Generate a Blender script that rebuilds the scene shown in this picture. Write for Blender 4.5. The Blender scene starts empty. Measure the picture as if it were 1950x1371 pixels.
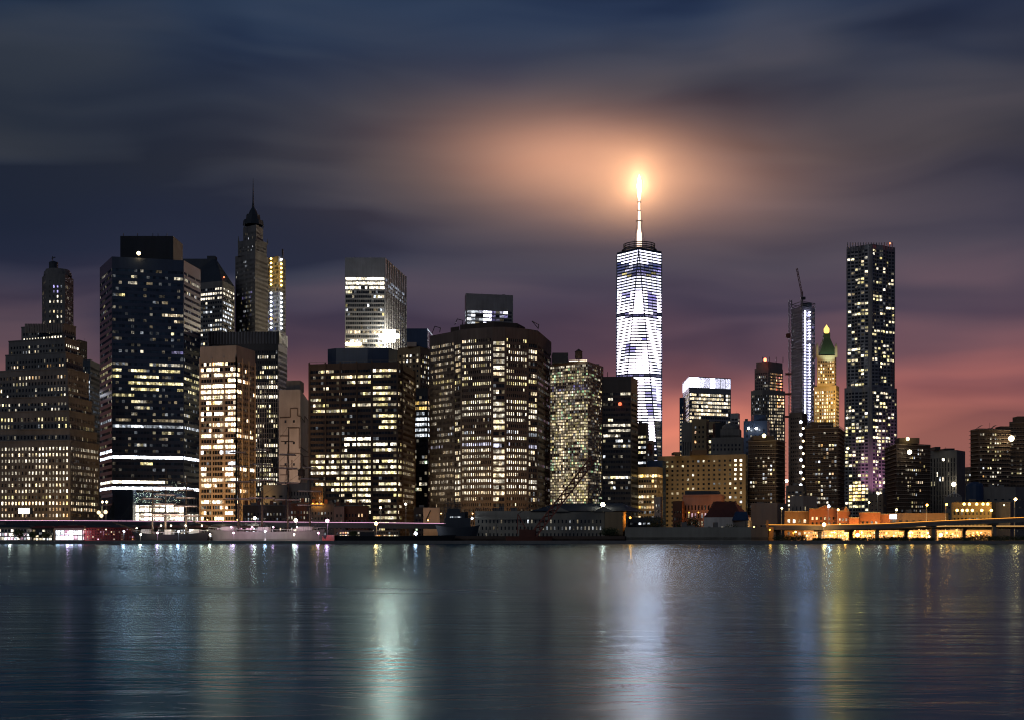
import bpy, math, random
from mathutils import Vector, Matrix, noise
R = math.radians
# ---------------------------------------------------------------- camera, sky, fill sun, exposure
F, CX, HY, CH = 2480.0, 975.0, 1017.0, 4.0        # focal length in photo pixels, centre column, horizon row, eye height (m)
scene = bpy.context.scene
cam = bpy.data.objects.new("camera", bpy.data.cameras.new("camera"))
scene.collection.objects.link(cam)
cam.location = (0, 0, CH); cam.rotation_euler = (R(90), 0, 0)
cam.data.sensor_width = 36; cam.data.lens = 36 * F / 1950
cam.data.shift_y = (HY - 1371 / 2) / 1950
cam.data.clip_start = 0.5; cam.data.clip_end = 20000
scene.camera = cam
scene.view_settings.view_transform = 'Standard'; scene.view_settings.look = 'None'
scene.view_settings.exposure = 0; scene.view_settings.gamma = 1
scene.render.engine = 'CYCLES'
cy = scene.cycles; cy.filter_width = 1.15
cy.use_denoising = True; cy.max_bounces = 5; cy.diffuse_bounces = 2; cy.glossy_bounces = 3
cy.transmission_bounces = 2; cy.volume_bounces = 0; cy.sample_clamp_indirect = 40; cy.use_light_tree = True
cy.caustics_reflective = False; cy.caustics_refractive = False

class NT:
    """small helper that wires shader nodes"""
    def __init__(s, tree): s.t = tree; s.n = tree.nodes; s.l = tree.links; s.n.clear()
    def new(s, typ, ins=None, **kw):
        nd = s.n.new(typ)
        for k, v in kw.items(): setattr(nd, k, v)
        for k, v in (ins or {}).items():
            if hasattr(v, 'is_output'): s.l.new(v, nd.inputs[k])
            else: nd.inputs[k].default_value = v
        return nd
    def m(s, op, a, b=0.0, c=None):
        i = {0: a, 1: b}
        if c is not None: i[2] = c
        return s.new('ShaderNodeMath', i, operation=op).outputs[0]
    def ramp(s, fac, stops, interp='LINEAR'):
        nd = s.new('ShaderNodeValToRGB', {0: fac}); cr = nd.color_ramp; cr.interpolation = interp
        while len(cr.elements) > 1: cr.elements.remove(cr.elements[-1])
        cr.elements[0].position = stops[0][0]; cr.elements[0].color = (*stops[0][1], 1)
        for p, c in stops[1:]:
            e = cr.elements.new(p); e.color = (*c, 1)
        return nd.outputs[0]
    def mix(s, fac, a, b, blend='MIX'):
        nd = s.new('ShaderNodeMix', data_type='RGBA', blend_type=blend)
        for k, v in ((0, fac), (6, a), (7, b)):
            if hasattr(v, 'is_output'): s.l.new(v, nd.inputs[k])
            else: nd.inputs[k].default_value = v
        return nd.outputs[2]

def srgb(r, g, b):
    f = lambda c: (c / 255 / 12.92) if c <= 10 else ((c / 255 + .055) / 1.055) ** 2.4
    return (f(r), f(g), f(b))

world = bpy.data.worlds.new("World"); scene.world = world; world.use_nodes = True
w = NT(world.node_tree)
tc = w.new('ShaderNodeTexCoord').outputs['Generated']
sx = w.new('ShaderNodeSeparateXYZ', {0: tc})
X, Y, Z = sx.outputs
az = w.m('ARCTAN2', X, Y)                       # 0 straight over the river, positive to the right
el = w.m('ARCSINE', Z)
# long, wind-drawn cloud bands, bent by a slow swirl
cv = w.new('ShaderNodeCombineXYZ', {0: w.m('MULTIPLY', az, 4.6), 1: w.m('MULTIPLY', el, 13.0), 2: 5.7}).outputs[0]
swirl = w.new('ShaderNodeTexNoise', {'Vector': cv, 'Scale': .55, 'Detail': 2.0}).outputs['Color']
cv2 = w.new('ShaderNodeVectorMath', {0: cv, 1: w.new('ShaderNodeVectorMath', {0: swirl, 1: (1.6, 1.5, 0)}, operation='MULTIPLY').outputs[0]}, operation='ADD').outputs[0]
n1 = w.new('ShaderNodeTexNoise', {'Vector': cv2, 'Scale': .9, 'Detail': 4.0, 'Roughness': .45}).outputs[0]
cv3 = w.new('ShaderNodeVectorMath', {0: cv2, 1: (.5, 1.3, 1)}, operation='MULTIPLY').outputs[0]
n2 = w.new('ShaderNodeTexNoise', {'Vector': cv3, 'Scale': 1.5, 'Detail': 3.0, 'Roughness': .42}).outputs[0]
elw = w.m('ADD', el, w.m('MULTIPLY', w.m('SUBTRACT', n1, .5), .085))     # cloud edges bend the colour bands
elw = w.m('ADD', elw, w.m('MULTIPLY', w.m('ABSOLUTE', w.m('SUBTRACT', az, -.02)), -.015))
west = w.ramp(elw, [(0.0, srgb(208, 134, 108)), (.06, srgb(200, 124, 104)), (.095, srgb(168, 104, 98)), (.13, srgb(114, 84, 92)), (.165, srgb(86, 74, 88)), (.195, srgb(68, 67, 82)),
                    (.225, srgb(62, 63, 77)), (.27, srgb(64, 64, 72)), (.32, srgb(58, 62, 74)), (.38, srgb(46, 60, 84)), (.46, srgb(44, 60, 84)), (.7, srgb(26, 44, 66)), (1.0, srgb(20, 36, 58))])
east = w.ramp(elw, [(0.0, srgb(52, 56, 74)), (.2, srgb(46, 54, 74)), (.5, srgb(34, 48, 70)), (1.0, srgb(20, 36, 58))])
side = w.new('ShaderNodeMapRange', {0: w.m('COSINE', az), 1: .9, 2: .1, 3: 0.0, 4: 1.0}, interpolation_type='SMOOTHSTEP').outputs[0]
base = w.mix(side, west, east)
n3 = w.new('ShaderNodeTexNoise', {'Vector': cv2, 'Scale': .75, 'Detail': 2.0, 'Roughness': .4, 'Distortion': .6}).outputs[0]
cl = w.ramp(w.m('ADD', w.m('MULTIPLY', n2, .55), w.m('MULTIPLY', n3, .45)), [(.40, (.46, .52, .66)), (.47, (.74, .78, .87)), (.54, (1.06, 1.03, 1.02)), (.64, (1.5, 1.32, 1.2))])
sky = w.mix(.95, base, cl, 'MULTIPLY')
lf = w.ramp(w.m('ADD', w.m('MULTIPLY', az, 1.0), .5), [(.08, (.52, .66, .74)), (.32, (.80, .88, .92)), (.6, (1.08, 1.05, 1.04)), (.86, (1.02, .95, .95)), (.95, (.72, .72, .8))])
sky = w.mix(1.0, sky, lf, 'MULTIPLY')
# low cloud over the tall tower, lit by its mast: wide soft patch, squeezed flat by the cloud deck
def blob(a0, e0, sa, se, tilt=0.0):
    da = w.m('SUBTRACT', az, a0); de = w.m('SUBTRACT', w.m('ADD', el, w.m('MULTIPLY', da, tilt)), e0)
    q = w.m('ADD', w.m('POWER', w.m('ABSOLUTE', w.m('DIVIDE', da, sa)), 2.0), w.m('POWER', w.m('ABSOLUTE', w.m('DIVIDE', de, se)), 2.0))
    return w.m('POWER', 2.718, w.m('MULTIPLY', q, -.5))
def addglow(s, f, col, k):
    c = w.mix(1.0, (*[x * k for x in col], 1), (0, 0, 0, 1), 'ADD')
    g = w.new('ShaderNodeVectorMath', {0: c, 'Scale': f}, operation='SCALE').outputs[0]
    return w.mix(1.0, s, g, 'ADD')
AZT = math.atan2(1221 - CX, F); ELT = math.atan2(HY - 350, math.hypot(F, 246))
vary = w.m('ADD', .30, w.m('MULTIPLY', w.m('ADD', n1, n3), .75))
sky = addglow(sky, w.m('MULTIPLY', blob(AZT - .030, ELT + .014, .070, .022, .10), vary), (.50, .225, .115), 1.0)
sky = addglow(sky, w.m('MULTIPLY', blob(AZT - .012, ELT + .004, .125, .038, .05), vary), (.085, .046, .032), 1.0)
bg = w.new('ShaderNodeBackground', {0: sky, 1: 1.0})
w.l.new(bg.outputs[0], w.new('ShaderNodeOutputWorld').inputs[0])
world.cycles.sampling_method = 'MANUAL'; world.cycles.sample_map_resolution = 512

sun_d = bpy.data.lights.new("fill_sun", 'SUN'); sun_d.energy = .18; sun_d.angle = R(20); sun_d.color = (.93, .96, 1.0)
sun = bpy.data.objects.new("fill_sun", sun_d); scene.collection.objects.link(sun)
sun.rotation_euler = (R(68), 0, R(-22))          # added soft fill for the dim facades, from behind the camera on the left

rng = random.Random(7)
COL = scene.collection
# ---------------------------------------------------------------- projection helpers (pixel of the photo + distance -> place in metres)
def wx(px, D): return (px - CX) / F * D
def wz(py, D): return CH + (HY - py) / F * D
def pt(px, D): return Vector((wx(px, D), D))
GZ = 1.2                                          # level of the streets
def topix(v): return CX + v[0] / v[1] * F, HY - (v[2] - CH) / v[1] * F

# ---------------------------------------------------------------- materials
MATS = {}
def mat_wall(key, col, rough=.8, var=.25, scale=.08, metal=0.0, spec=.3, bump=0.0):
    if key in MATS: return MATS[key]
    m = bpy.data.materials.new(key); m.use_nodes = True; t = NT(m.node_tree)
    p = t.new('ShaderNodeNewGeometry').outputs['Position']
    a = t.new('ShaderNodeTexNoise', {'Vector': p, 'Scale': scale, 'Detail': 6.0}).outputs[0]
    st = t.new('ShaderNodeVectorMath', {0: p, 1: (1.0, 1.0, .12)}, operation='MULTIPLY').outputs[0]
    b = t.new('ShaderNodeTexNoise', {'Vector': st, 'Scale': .6, 'Detail': 3.0}).outputs[0]
    f = t.m('ADD', t.m('MULTIPLY', a, .6), t.m('MULTIPLY', b, .4))
    c = t.ramp(f, [(.3, tuple(x * (1 - var) for x in col)), (.5, col), (.7, tuple(min(1, x * (1 + var)) for x in col))])
    bs = t.new('ShaderNodeBsdfPrincipled', {'Base Color': c, 'Roughness': rough, 'Metallic': metal, 'Specular IOR Level': spec})
    t.l.new(bs.outputs[0], t.new('ShaderNodeOutputMaterial').inputs[0])
    MATS[key] = m; return m

TINT = dict(warm=(1, .76, .42), white=(1, .87, .62), cool=(.78, .87, 1), yellow=(1, .82, .32), amber=(1, .55, .18), gold=(1, .60, .12),
            blue=(.22, .28, 1), violet=(.42, .36, 1), red=(1, .12, .05), pink=(1, .5, .75), green=(.55, 1, .5), mint=(.7, 1, .75), ice=(.70, .70, 1), glow=(.92, .80, 1), orange=(1, .38, .05))
def mat_lit(tint, s, sampled=False, plain=False, even=False):
    key = f"lit_{tint}_{s}{'_lamp' if plain else ''}{'_even' if even else ''}"
    if key in MATS: return MATS[key]
    m = bpy.data.materials.new(key); m.use_nodes = True; t = NT(m.node_tree)
    col = (*TINT[tint], 1)
    if plain:
        e = t.new('ShaderNodeEmission', {0: col, 1: float(s)})
    else:
        g = t.new('ShaderNodeNewGeometry'); oi = t.new('ShaderNodeObjectInfo')
        r = t.m('FRACT', t.m('ADD', g.outputs['Random Per Island'], oi.outputs['Random']))
        r2 = t.m('FRACT', t.m('MULTIPLY', r, 17.31))
        n = t.new('ShaderNodeTexNoise', {'Vector': g.outputs['Position'], 'Scale': .75, 'Detail': 3.0}).outputs[0]
        room = t.new('ShaderNodeMapRange', {0: n, 1: .36, 2: .60, 3: .75 if even else .2, 4: 1.2 if even else 1.55}).outputs[0]
        lv = t.m('ADD', .85, t.m('MULTIPLY', r, .3)) if even else t.m('ADD', .22, t.m('MULTIPLY', t.m('POWER', r, 1.8), 1.9))
        st = t.m('MULTIPLY', t.m('MULTIPLY', room, lv), float(s))
        c = t.mix(t.m('MULTIPLY', r2, .45), col, (1, .97, .9, 1))
        e0 = t.new('ShaderNodeEmission', {0: c, 1: st})
        gl = t.new('ShaderNodeBsdfGlossy', {0: (.05, .05, .05, 1), 'Roughness': .1})
        e = t.new('ShaderNodeAddShader', {0: e0.outputs[0], 1: gl.outputs[0]})
    t.l.new(e.outputs[0], t.new('ShaderNodeOutputMaterial').inputs[0])
    m.cycles.emission_sampling = 'FRONT' if sampled else 'NONE'
    MATS[key] = m; return m
def mat_glass(key='dark_glass', col=(.018, .022, .03), rough=.12, spec=.6):
    if key in MATS: return MATS[key]
    m = bpy.data.materials.new(key); m.use_nodes = True; t = NT(m.node_tree)
    g = t.new('ShaderNodeNewGeometry'); oi = t.new('ShaderNodeObjectInfo')
    r = t.m('FRACT', t.m('ADD', g.outputs['Random Per Island'], oi.outputs['Random']))
    c = t.mix(r, (*[x * .5 for x in col], 1), (*[x * 1.9 for x in col], 1))
    bs = t.new('ShaderNodeBsdfPrincipled', {'Base Color': c, 'Roughness': rough, 'Specular IOR Level': spec})
    t.l.new(bs.outputs[0], t.new('ShaderNodeOutputMaterial').inputs[0])
    MATS[key] = m; return m

W = dict(
    limestone=mat_wall('limestone', (.19, .18, .17), var=.35), brown=mat_wall('brown_granite', (.155, .125, .11), var=.35), brick=mat_wall('red_brick', (.20, .085, .055)),
    darkbrick=mat_wall('dark_brick', (.105, .075, .06)), concrete=mat_wall('pale_concrete', (.36, .31, .27)), grey=mat_wall('grey_concrete', (.2, .19, .18)),
    tan=mat_wall('tan_brick', (.30, .22, .13)), cream=mat_wall('cream_stone', (.50, .40, .33)), black=mat_wall('black_steel', (.035, .036, .042), .5),
    navy=mat_wall('navy_panel', (.030, .050, .095), .35, spec=.5), steel=mat_wall('stainless_cladding', (.24, .24, .26), .45, metal=.3, spec=.5),
    slate=mat_wall('slate_roof', (.05, .06, .075), .6), green=mat_wall('copper_green', (.06, .095, .065), .6), fin=mat_wall('metal_fin', (.19, .20, .23), .45, metal=.4),
    pink=mat_wall('pink_stone', (.42, .25, .20)), white=mat_wall('white_paint', (.6, .58, .55), .5), asphalt=mat_wall('asphalt', (.05, .05, .05), .85),
    rust=mat_wall('rusty_steel', (.14, .05, .035), .7), roof=mat_wall('tar_roof', (.045, .045, .05), .9), shed=mat_wall('shed_siding', (.30, .285, .24), .7),
    blue=mat_wall('blue_panel', (.03, .06, .13), .5), redpaint=mat_wall('red_paint', (.22, .03, .03), .5), cranered=mat_wall('crane_red', (.26, .085, .06), .6), nightblue=mat_wall('night_blue_cladding', (.014, .02, .034), .6, spec=.2), wood=mat_wall('mast_wood', (.12, .085, .05), .7),
    hullblack=mat_wall('black_hull', (.02, .02, .024), .5), bark=mat_wall('bark', (.06, .045, .035), .9))
GLASS = mat_glass()
GLASSB = mat_glass('blue_glass', (.02, .04, .07), .15, .7)

# ---------------------------------------------------------------- object helpers
def link(name, me, parent=None, mats=()):
    o = bpy.data.objects.new(name, me); COL.objects.link(o)
    for m in mats: me.materials.append(m)
    if parent is not None: o.parent = parent
    return o
def thing(name, label, cat, loc, group=None):
    o = bpy.data.objects.new(name, None); COL.objects.link(o); o.location = loc; o.empty_display_size = 2
    o['label'] = label; o['category'] = cat
    if group: o['group'] = group
    return o
class MB:
    """collects verts and faces in world metres; build() makes ONE mesh object relative to its parent"""
    def __init__(s): s.v = []; s.f = []; s.mi = []; s.d = {}
    def V(s, x, y, z):
        k = (round(x, 3), round(y, 3), round(z, 3))
        i = s.d.get(k)
        if i is None: i = len(s.v); s.v.append((x, y, z)); s.d[k] = i
        return i
    def face(s, pts, m=0):
        ids = []
        for p in pts:
            i = s.V(*p)
            if i not in ids: ids.append(i)
        if len(ids) > 2: s.f.append(ids); s.mi.append(m)
    def prism(s, poly, z0, z1, m=0, mt=None, poly2=None):
        q = poly2 or poly; n = len(poly)
        for i in range(n):
            j = (i + 1) % n
            s.face([(*poly[i], z0), (*poly[j], z0), (*q[j], z1), (*q[i], z1)], m)
        s.face([(*p, z1) for p in q], m if mt is None else mt)
        s.face([(*p, z0) for p in reversed(poly)], m)
    def box(s, c, size, rz=0, m=0):
        hx, hy, hz = size[0] / 2, size[1] / 2, size[2] / 2; ca, sa = math.cos(rz), math.sin(rz)
        poly = [(c[0] + x * ca - y * sa, c[1] + x * sa + y * ca) for x, y in ((-hx, -hy), (hx, -hy), (hx, hy), (-hx, hy))]
        s.prism(poly, c[2] - hz, c[2] + hz, m)
    def bar(s, a, b, r, n=4, m=0, r2=None):
        a, b = Vector(a), Vector(b); d = (b - a)
        if d.length < 1e-5: return
        q = d.to_track_quat('Z', 'Y'); r2 = r if r2 is None else r2; A, B = [], []
        for i in range(n):
            t = 2 * math.pi * (i + .5) / n; e = Vector((math.cos(t), math.sin(t), 0))
            A.append(tuple(a + q @ (e * r))); B.append(tuple(b + q @ (e * r2)))
        for i in range(n):
            j = (i + 1) % n; s.face([A[i], A[j], B[j], B[i]], m)
        s.face(list(reversed(A)), m); s.face(B, m)
    def ring(s, c, r0, r1, z0, z1, n=24, m=0):
        P = lambda r, i: (c[0] + r * math.cos(2 * math.pi * i / n), c[1] + r * math.sin(2 * math.pi * i / n))
        for i in range(n):
            a, b, a2, b2 = P(r1, i), P(r1, i + 1), P(r0, i), P(r0, i + 1)
            s.face([(*a, z0), (*b, z0), (*b, z1), (*a, z1)], m); s.face([(*a2, z0), (*a2, z1), (*b2, z1), (*b2, z0)], m)
            s.face([(*a, z1), (*b, z1), (*b2, z1), (*a2, z1)], m); s.face([(*a, z0), (*a2, z0), (*b2, z0), (*b, z0)], m)
    def lathe(s, c, prof, n=12, m=0):
        for (r0, z0), (r1, z1) in zip(prof, prof[1:]):
            for i in range(n):
                a0, a1 = 2 * math.pi * i / n, 2 * math.pi * (i + 1) / n
                s.face([(c[0] + r0 * math.cos(a0), c[1] + r0 * math.sin(a0), z0), (c[0] + r0 * math.cos(a1), c[1] + r0 * math.sin(a1), z0),
                        (c[0] + r1 * math.cos(a1), c[1] + r1 * math.sin(a1), z1), (c[0] + r1 * math.cos(a0), c[1] + r1 * math.sin(a0), z1)], m)
    def build(s, name, mats, parent=None, kind=None):
        me = bpy.data.meshes.new(name); off = parent.location if parent is not None else Vector((0, 0, 0))
        if parent is not None and parent.parent is not None: off = off + parent.parent.location
        me.from_pydata([(x - off[0], y - off[1], z - off[2]) for x, y, z in s.v], [], s.f)
        mats = mats if isinstance(mats, (list, tuple)) else [mats]
        for m in mats: me.materials.append(m)
        if len(mats) > 1: me.polygons.foreach_set('material_index', s.mi)
        o = link(name, me, parent)
        if kind: o['kind'] = kind
        return o

PANE = {}
def pane_mesh(w_, h_, mat):
    k = (round(w_, 1), round(h_, 1), mat.name)
    if k not in PANE:
        a, b = k[0] / 2, k[1] / 2; me = bpy.data.meshes.new('window_pane')
        me.from_pydata([(x, y, z) for y in (0, .14) for x, z in ((-a, -b), (a, -b), (a, b), (-a, b))], [],
                       [(0, 1, 2, 3), (7, 6, 5, 4), (0, 4, 5, 1), (1, 5, 6, 2), (2, 6, 7, 3), (3, 7, 4, 0)])
        me.materials.append(mat); PANE[k] = me
    return PANE[k]

class Building:
    def __init__(s, name, label, pts, D0=None, wall='brown', cat='building', group=None, back=None, seed=None, cap=300, minpx=20, glass=None):
        """pts: corners seen from the river, left to right, as (column, roof row) or (column, roof row, distance)"""
        ref = min((p for p in pts), key=lambda p: p[1]); s.P = []; s.D = []
        for p in pts:
            D = p[2] if len(p) > 2 else D0 * (HY - ref[1]) / (HY - p[1])
            s.P.append(pt(p[0], D)); s.D.append(D)
        s.name, s.rng = name, random.Random(seed if seed is not None else sum(map(ord, label)))
        i = s.D.index(min(s.D)); s.Dn = s.D[i]
        s.top = wz(pts[i][1], s.Dn)
        s.back = back
        s.root = thing(name, label, cat, (s.P[i][0], s.P[i][1], GZ), group)
        s.wallmat = W[wall]; s.mb = MB(); s.win = []; s.cap = cap; s.minpx = minpx; s.mats = [s.wallmat, W['roof']]; s.glass = glass or GLASS
    def m(s, py, D=None): return wz(py, D or s.Dn)
    def closed(s, P=None, back=None):
        P = P or s.P; back = back if back is not None else s.back
        if len(P) == 3 and back is None: return list(map(tuple, P)) + [tuple(P[0] + P[2] - P[1])]
        b = back or 25
        k1, k0 = (P[-1][1] + b) / P[-1][1], (P[0][1] + b) / P[0][1]      # rear corners stand straight behind the front ones as seen from the river
        return list(map(tuple, P)) + [(P[-1][0] * k1 - .6, P[-1][1] + b), (P[0][0] * k0 + .6, P[0][1] + b)]
    def shell(s, P, z0, z1, back=None, faces=None, parapet=1.0, **kw):
        """walls with recessed windows on the seen sides, plain walls behind, a flat roof set below a parapet"""
        poly = s.closed(P, back); n = len(poly); nf = len(P) - 1
        for i in range(n):
            a, b = poly[i], poly[(i + 1) % n]
            spec = None
            if i < nf: spec = faces[i] if faces else kw
            if spec: s.facade(Vector(a), Vector(b), z0, z1, **spec)
            else: s.mb.face([(*a, z0), (*b, z0), (*b, z1), (*a, z1)], 0)
        s.mb.face([(*p, z1 - .02) for p in poly] if False else [(*p, z1) for p in poly], 1)
    def facade(s, a, b, z0, z1, px=5, pz=11, fx=.6, fz=.5, m=(.3, .3, .6, 1.2), rec=.35, lit=None, warp=None, wall=0, x=None, z=None):
        """px, pz: window pitch in photo pixels at the front of the building; x, z: the same in metres"""
        mb = s.mb; t = (b - a); L = t.length; t = t / L; nrm = Vector((t.y, -t.x)); k = s.Dn / F
        pxm = x or px * k; pzm = z or pz * k
        mx0, mx1, mz0, mz1 = m; mz0 *= pzm; mz1 *= pzm; mx0 *= pxm; mx1 *= pxm
        nx = max(1, round((L - mx0 - mx1) / pxm)); nz = max(1, round((z1 - z0 - mz0 - mz1) / pzm))
        cw = (L - mx0 - mx1) / nx; ch = (z1 - z0 - mz0 - mz1) / nz; ww, wh = cw * fx, ch * fz
        def P(u, z, d=0.0):
            if warp: d = d - warp(u, z, L)
            return (a.x + t.x * u - nrm.x * d, a.y + t.y * u - nrm.y * d, z)
        Q = lambda u0, u1, za, zb: mb.face([P(u0, za), P(u1, za), P(u1, zb), P(u0, zb)], wall)
        us = [(mx0 + (i + .5) * cw - ww / 2, mx0 + (i + .5) * cw + ww / 2) for i in range(nx)]
        edges = [0.0] + [e for p in us for e in p] + [L]
        zc = z0; lit = lit or {}; ang = math.atan2(t.y, t.x); rg = s.rng
        segs = [(edges[i], edges[i + 1]) for i in range(len(edges) - 1)] if warp else [(0.0, L)]
        for r in range(nz):
            za = z0 + mz0 + (r + .5) * ch - wh / 2; zb = za + wh
            for e0, e1 in segs: Q(e0, e1, zc, za)
            zc = zb
            if len(edges) > 2:
                for i in range(0, len(edges) - 1, 2): Q(edges[i], edges[i + 1], za, zb)
            py = HY - ((za + zb) / 2 - CH) / a.y * F
            p = lit.get('p', .3) * rg.choice(lit.get('rows', (.35, .8, 1.0, 1.3, 1.7))); tint = None; boost = 1; run = lit.get('run', 2.2)
            bands = [bd for bd in lit.get('bands', ()) if bd[0] <= py < bd[1]]
            on = rg.random() < p
            for i, (u0, u1) in enumerate(us):
                A, B, C_, D_ = P(u0, za), P(u1, za), P(u1, zb), P(u0, zb)
                a2, b2, c2, d2 = P(u0, za, rec), P(u1, za, rec), P(u1, zb, rec), P(u0, zb, rec)
                for q in ((A, B, b2, a2), (B, C_, c2, b2), (C_, D_, d2, c2), (D_, A, a2, d2)): mb.face(q, wall)
                uc = (u0 + u1) / 2; cpt = P(uc, (za + zb) / 2, rec); pxx = CX + cpt[0] / cpt[1] * F
                pe, tint, boost = p, None, lit.get('boost', 1)
                for bd in bands:
                    if len(bd) > 5 and not (bd[5] <= pxx < bd[6]): continue
                    pe = bd[2]; tint = bd[3] if len(bd) > 3 else None; boost = bd[4] if len(bd) > 4 and bd[4] else boost
                for cdn in lit.get('cols', ()):
                    if cdn[0] <= pxx < cdn[1] and cdn[2] <= py < cdn[3]:
                        pe = cdn[4]; tint = cdn[5]; boost = cdn[6] if len(cdn) > 6 else boost
                if rg.random() < 1 / run or pe >= .9 or pe <= .02: on = rg.random() < pe
                if on:
                    tn = tint or rg.choice(lit.get('tints', ('white', 'white', 'warm', 'yellow', 'cool')))
                    if isinstance(tn, tuple): tn = rg.choice(tn)
                    st = boost * lit.get('s', 1.5) * (.6 if boost * lit.get('s', 1.5) < 3.5 else 1)
                    if rg.random() < .06 and not tint: st *= 2
                    st = min((.25, .5, 1, 1.5, 2.5, 4, 6, 9, 14), key=lambda q_: abs(q_ - st))
                    mt = mat_lit(tn, st)
                else:
                    dim = lit.get('dim', .12)
                    mt = mat_lit(rg.choice(('warm', 'white', 'cool')), .12) if rg.random() < dim else s.glass
                c0, c1 = P(uc, (za + zb) / 2, rec - .0), (a2, b2, c2, d2)
                s.win.append((c0, ang, u1 - u0, zb - za, mt, c1, on, cpt[1]))
        for e0, e1 in segs: Q(e0, e1, zc, z1)
    def finish(s, wallname='wall'):
        root = s.root; off = root.location
        a, c = s.P[0], s.P[-1]; wd = abs(c[0] - a[0])
        for i in range(min(4, int(wd / 9))):
            q = s.P[0].lerp(s.P[-1], s.rng.uniform(.12, .88)); mb = MB(); sx_, sz_ = s.rng.uniform(1.6, 3.6), s.rng.uniform(.8, 2.4)
            if q[1] < min(s.D) + 1: q[1] = min(s.D) + 1
            if s.rng.random() < .3: mb.bar((q[0], q[1] + 6, s.top - .1), (q[0], q[1] + 6, s.top + s.rng.uniform(3, 6)), .1); mb.build('antenna', W['black'], root)
            else: mb.box((q[0], q[1] + 6, s.top + sz_ / 2 - .05), (sx_, 2.4, sz_)); mb.build('roof_unit', W['grey'], root)
        s.mb.build(wallname, s.mats, root)
        areas = [((wn[2] * wn[3]) * (F / wn[7]) ** 2 * (1.0 if wn[6] else .45), i) for i, wn in enumerate(s.win)]
        areas.sort(reverse=True)
        single = set(i for a_, i in areas[:s.cap] if a_ >= s.minpx)
        rest = MB(); mats = []; idx = {}
        for i, (c, ang, w_, h_, mt, quad, on, D) in enumerate(s.win):
            if i in single:
                o = bpy.data.objects.new('window', pane_mesh(w_ - .02, h_ - .02, mt)); COL.objects.link(o); o.parent = root
                o.location = (c[0] - off[0], c[1] - off[1], c[2] - off[2]); o.rotation_euler = (0, 0, ang)
            else:
                if mt.name not in idx: idx[mt.name] = len(mats); mats.append(mt)
                k = len(rest.v); rest.v += list(quad); rest.f.append([k, k + 1, k + 2, k + 3]); rest.mi.append(idx[mt.name])
        if rest.v: rest.build('window_panes', mats, root, 'stuff')
        return root
    def part(s, name, mb, mat, kind=None): return mb.build(name, mat, s.root, kind)

def bld(name, label, pts, D0=None, wall='brown', faces=None, group=None, back=None, cat='building', finish=True, base=None, **k):
    bk = {q: k.pop(q) for q in ('cap', 'minpx', 'seed', 'glass') if q in k}
    b = Building(name, label, pts, D0, wall, cat, group, back, **bk)
    b.shell(b.P, GZ if base is None else base, b.top, back, faces, **k)
    if finish: b.finish()
    return b
def rooftop(b, x0, x1, y, D=None, depth=12, mat='grey', name='penthouse', zb=None, dy=3, win=None):
    """a plain block standing on the roof"""
    D = (D or b.Dn) + dy; mb = MB(); a, c = pt(x0, D), pt(x1, D); z1 = wz(y, D); z0 = (b.top if zb is None else zb) - .02
    mb.prism([tuple(a), tuple(c), (c[0], c[1] + depth), (a[0], a[1] + depth)], z0, z1)
    return b.part(name, mb, W[mat])
def rail(b, P, z, h=1.2, mat='grey', r=.08):
    mb = MB()
    for a, c in zip(P, P[1:]):
        mb.bar((a[0], a[1], z + h), (c[0], c[1], z + h), r)
        n = max(2, int((c - a).length / 4))
        for i in range(n + 1):
            q = a.lerp(c, i / n); mb.bar((q[0], q[1], z), (q[0], q[1], z + h), r)
    return b.part('railing', mb, W[mat])
def inset(P, d):
    """move the front outline back from the river and narrow it by d metres"""
    c = sum((Vector(p) for p in P), Vector((0, 0))) / len(P)
    return [Vector(p) + (Vector((c[0] - p[0], 0)).normalized() * d if abs(c[0] - p[0]) > .1 else Vector((0, 0))) + Vector((0, d)) for p in P]

def water_tank(parent_b, px, pyb, D, r=2.3, h=4.2, mat='darkbrick'):
    mb = MB(); x, z = wx(px, D), wz(pyb, D); leg = 2.2
    for dx in (-1, 1):
        for dy in (-1, 1): mb.bar((x + dx * r * .7, D + dy * r * .7, z), (x + dx * r * .6, D + dy * r * .6, z + leg), .18)
    mb.lathe((x, D), [(.01, z + leg), (r, z + leg), (r * .96, z + leg + h), (r * 1.12, z + leg + h), (.02, z + leg + h + r * .8)], 14)
    return mb.build('water_tank', W[mat], parent_b.root)
def uplight(root, x, y, z, tx, ty, tz, power, col, angle=110, r=.4, name='wash_beam'):  # bare spot without a lamp body, put in to wash a surface
    ld = bpy.data.lights.new(name, 'SPOT'); ld.energy = power; ld.color = TINT[col] if isinstance(col, str) else col; ld.spot_size = R(angle); ld.spot_blend = .6; ld.shadow_soft_size = r
    lo = bpy.data.objects.new(name, ld); COL.objects.link(lo); lo.parent = root; lo.location = Vector((x, y, z)) - root.location
    lo.rotation_euler = (Vector((tx, ty, tz)) - Vector((x, y, z))).to_track_quat('-Z', 'Y').to_euler(); return lo
def lamp_ball(parent, x, y, z, r, tint, s, power=0, name='lamp', lr=.6):
    mb = MB(); mb.lathe((x, y), [(.01 * r, z - r), (r * .7, z - r * .7), (r, z), (r * .7, z + r * .7), (.01 * r, z + r)], 10)
    o = mb.build(name, mat_lit(tint, s, True, True), parent)
    if power:
        ld = bpy.data.lights.new('lamp_light', 'POINT'); ld.energy = power * (.3 if tint in ('orange', 'amber', 'gold') else .22); ld.color = TINT[tint]; ld.shadow_soft_size = lr
        lo = bpy.data.objects.new('lamp_light', ld); COL.objects.link(lo); lo.parent = parent
        lo.location = Vector((x, y - r - .7, z)) - parent.location
    return o

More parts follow.
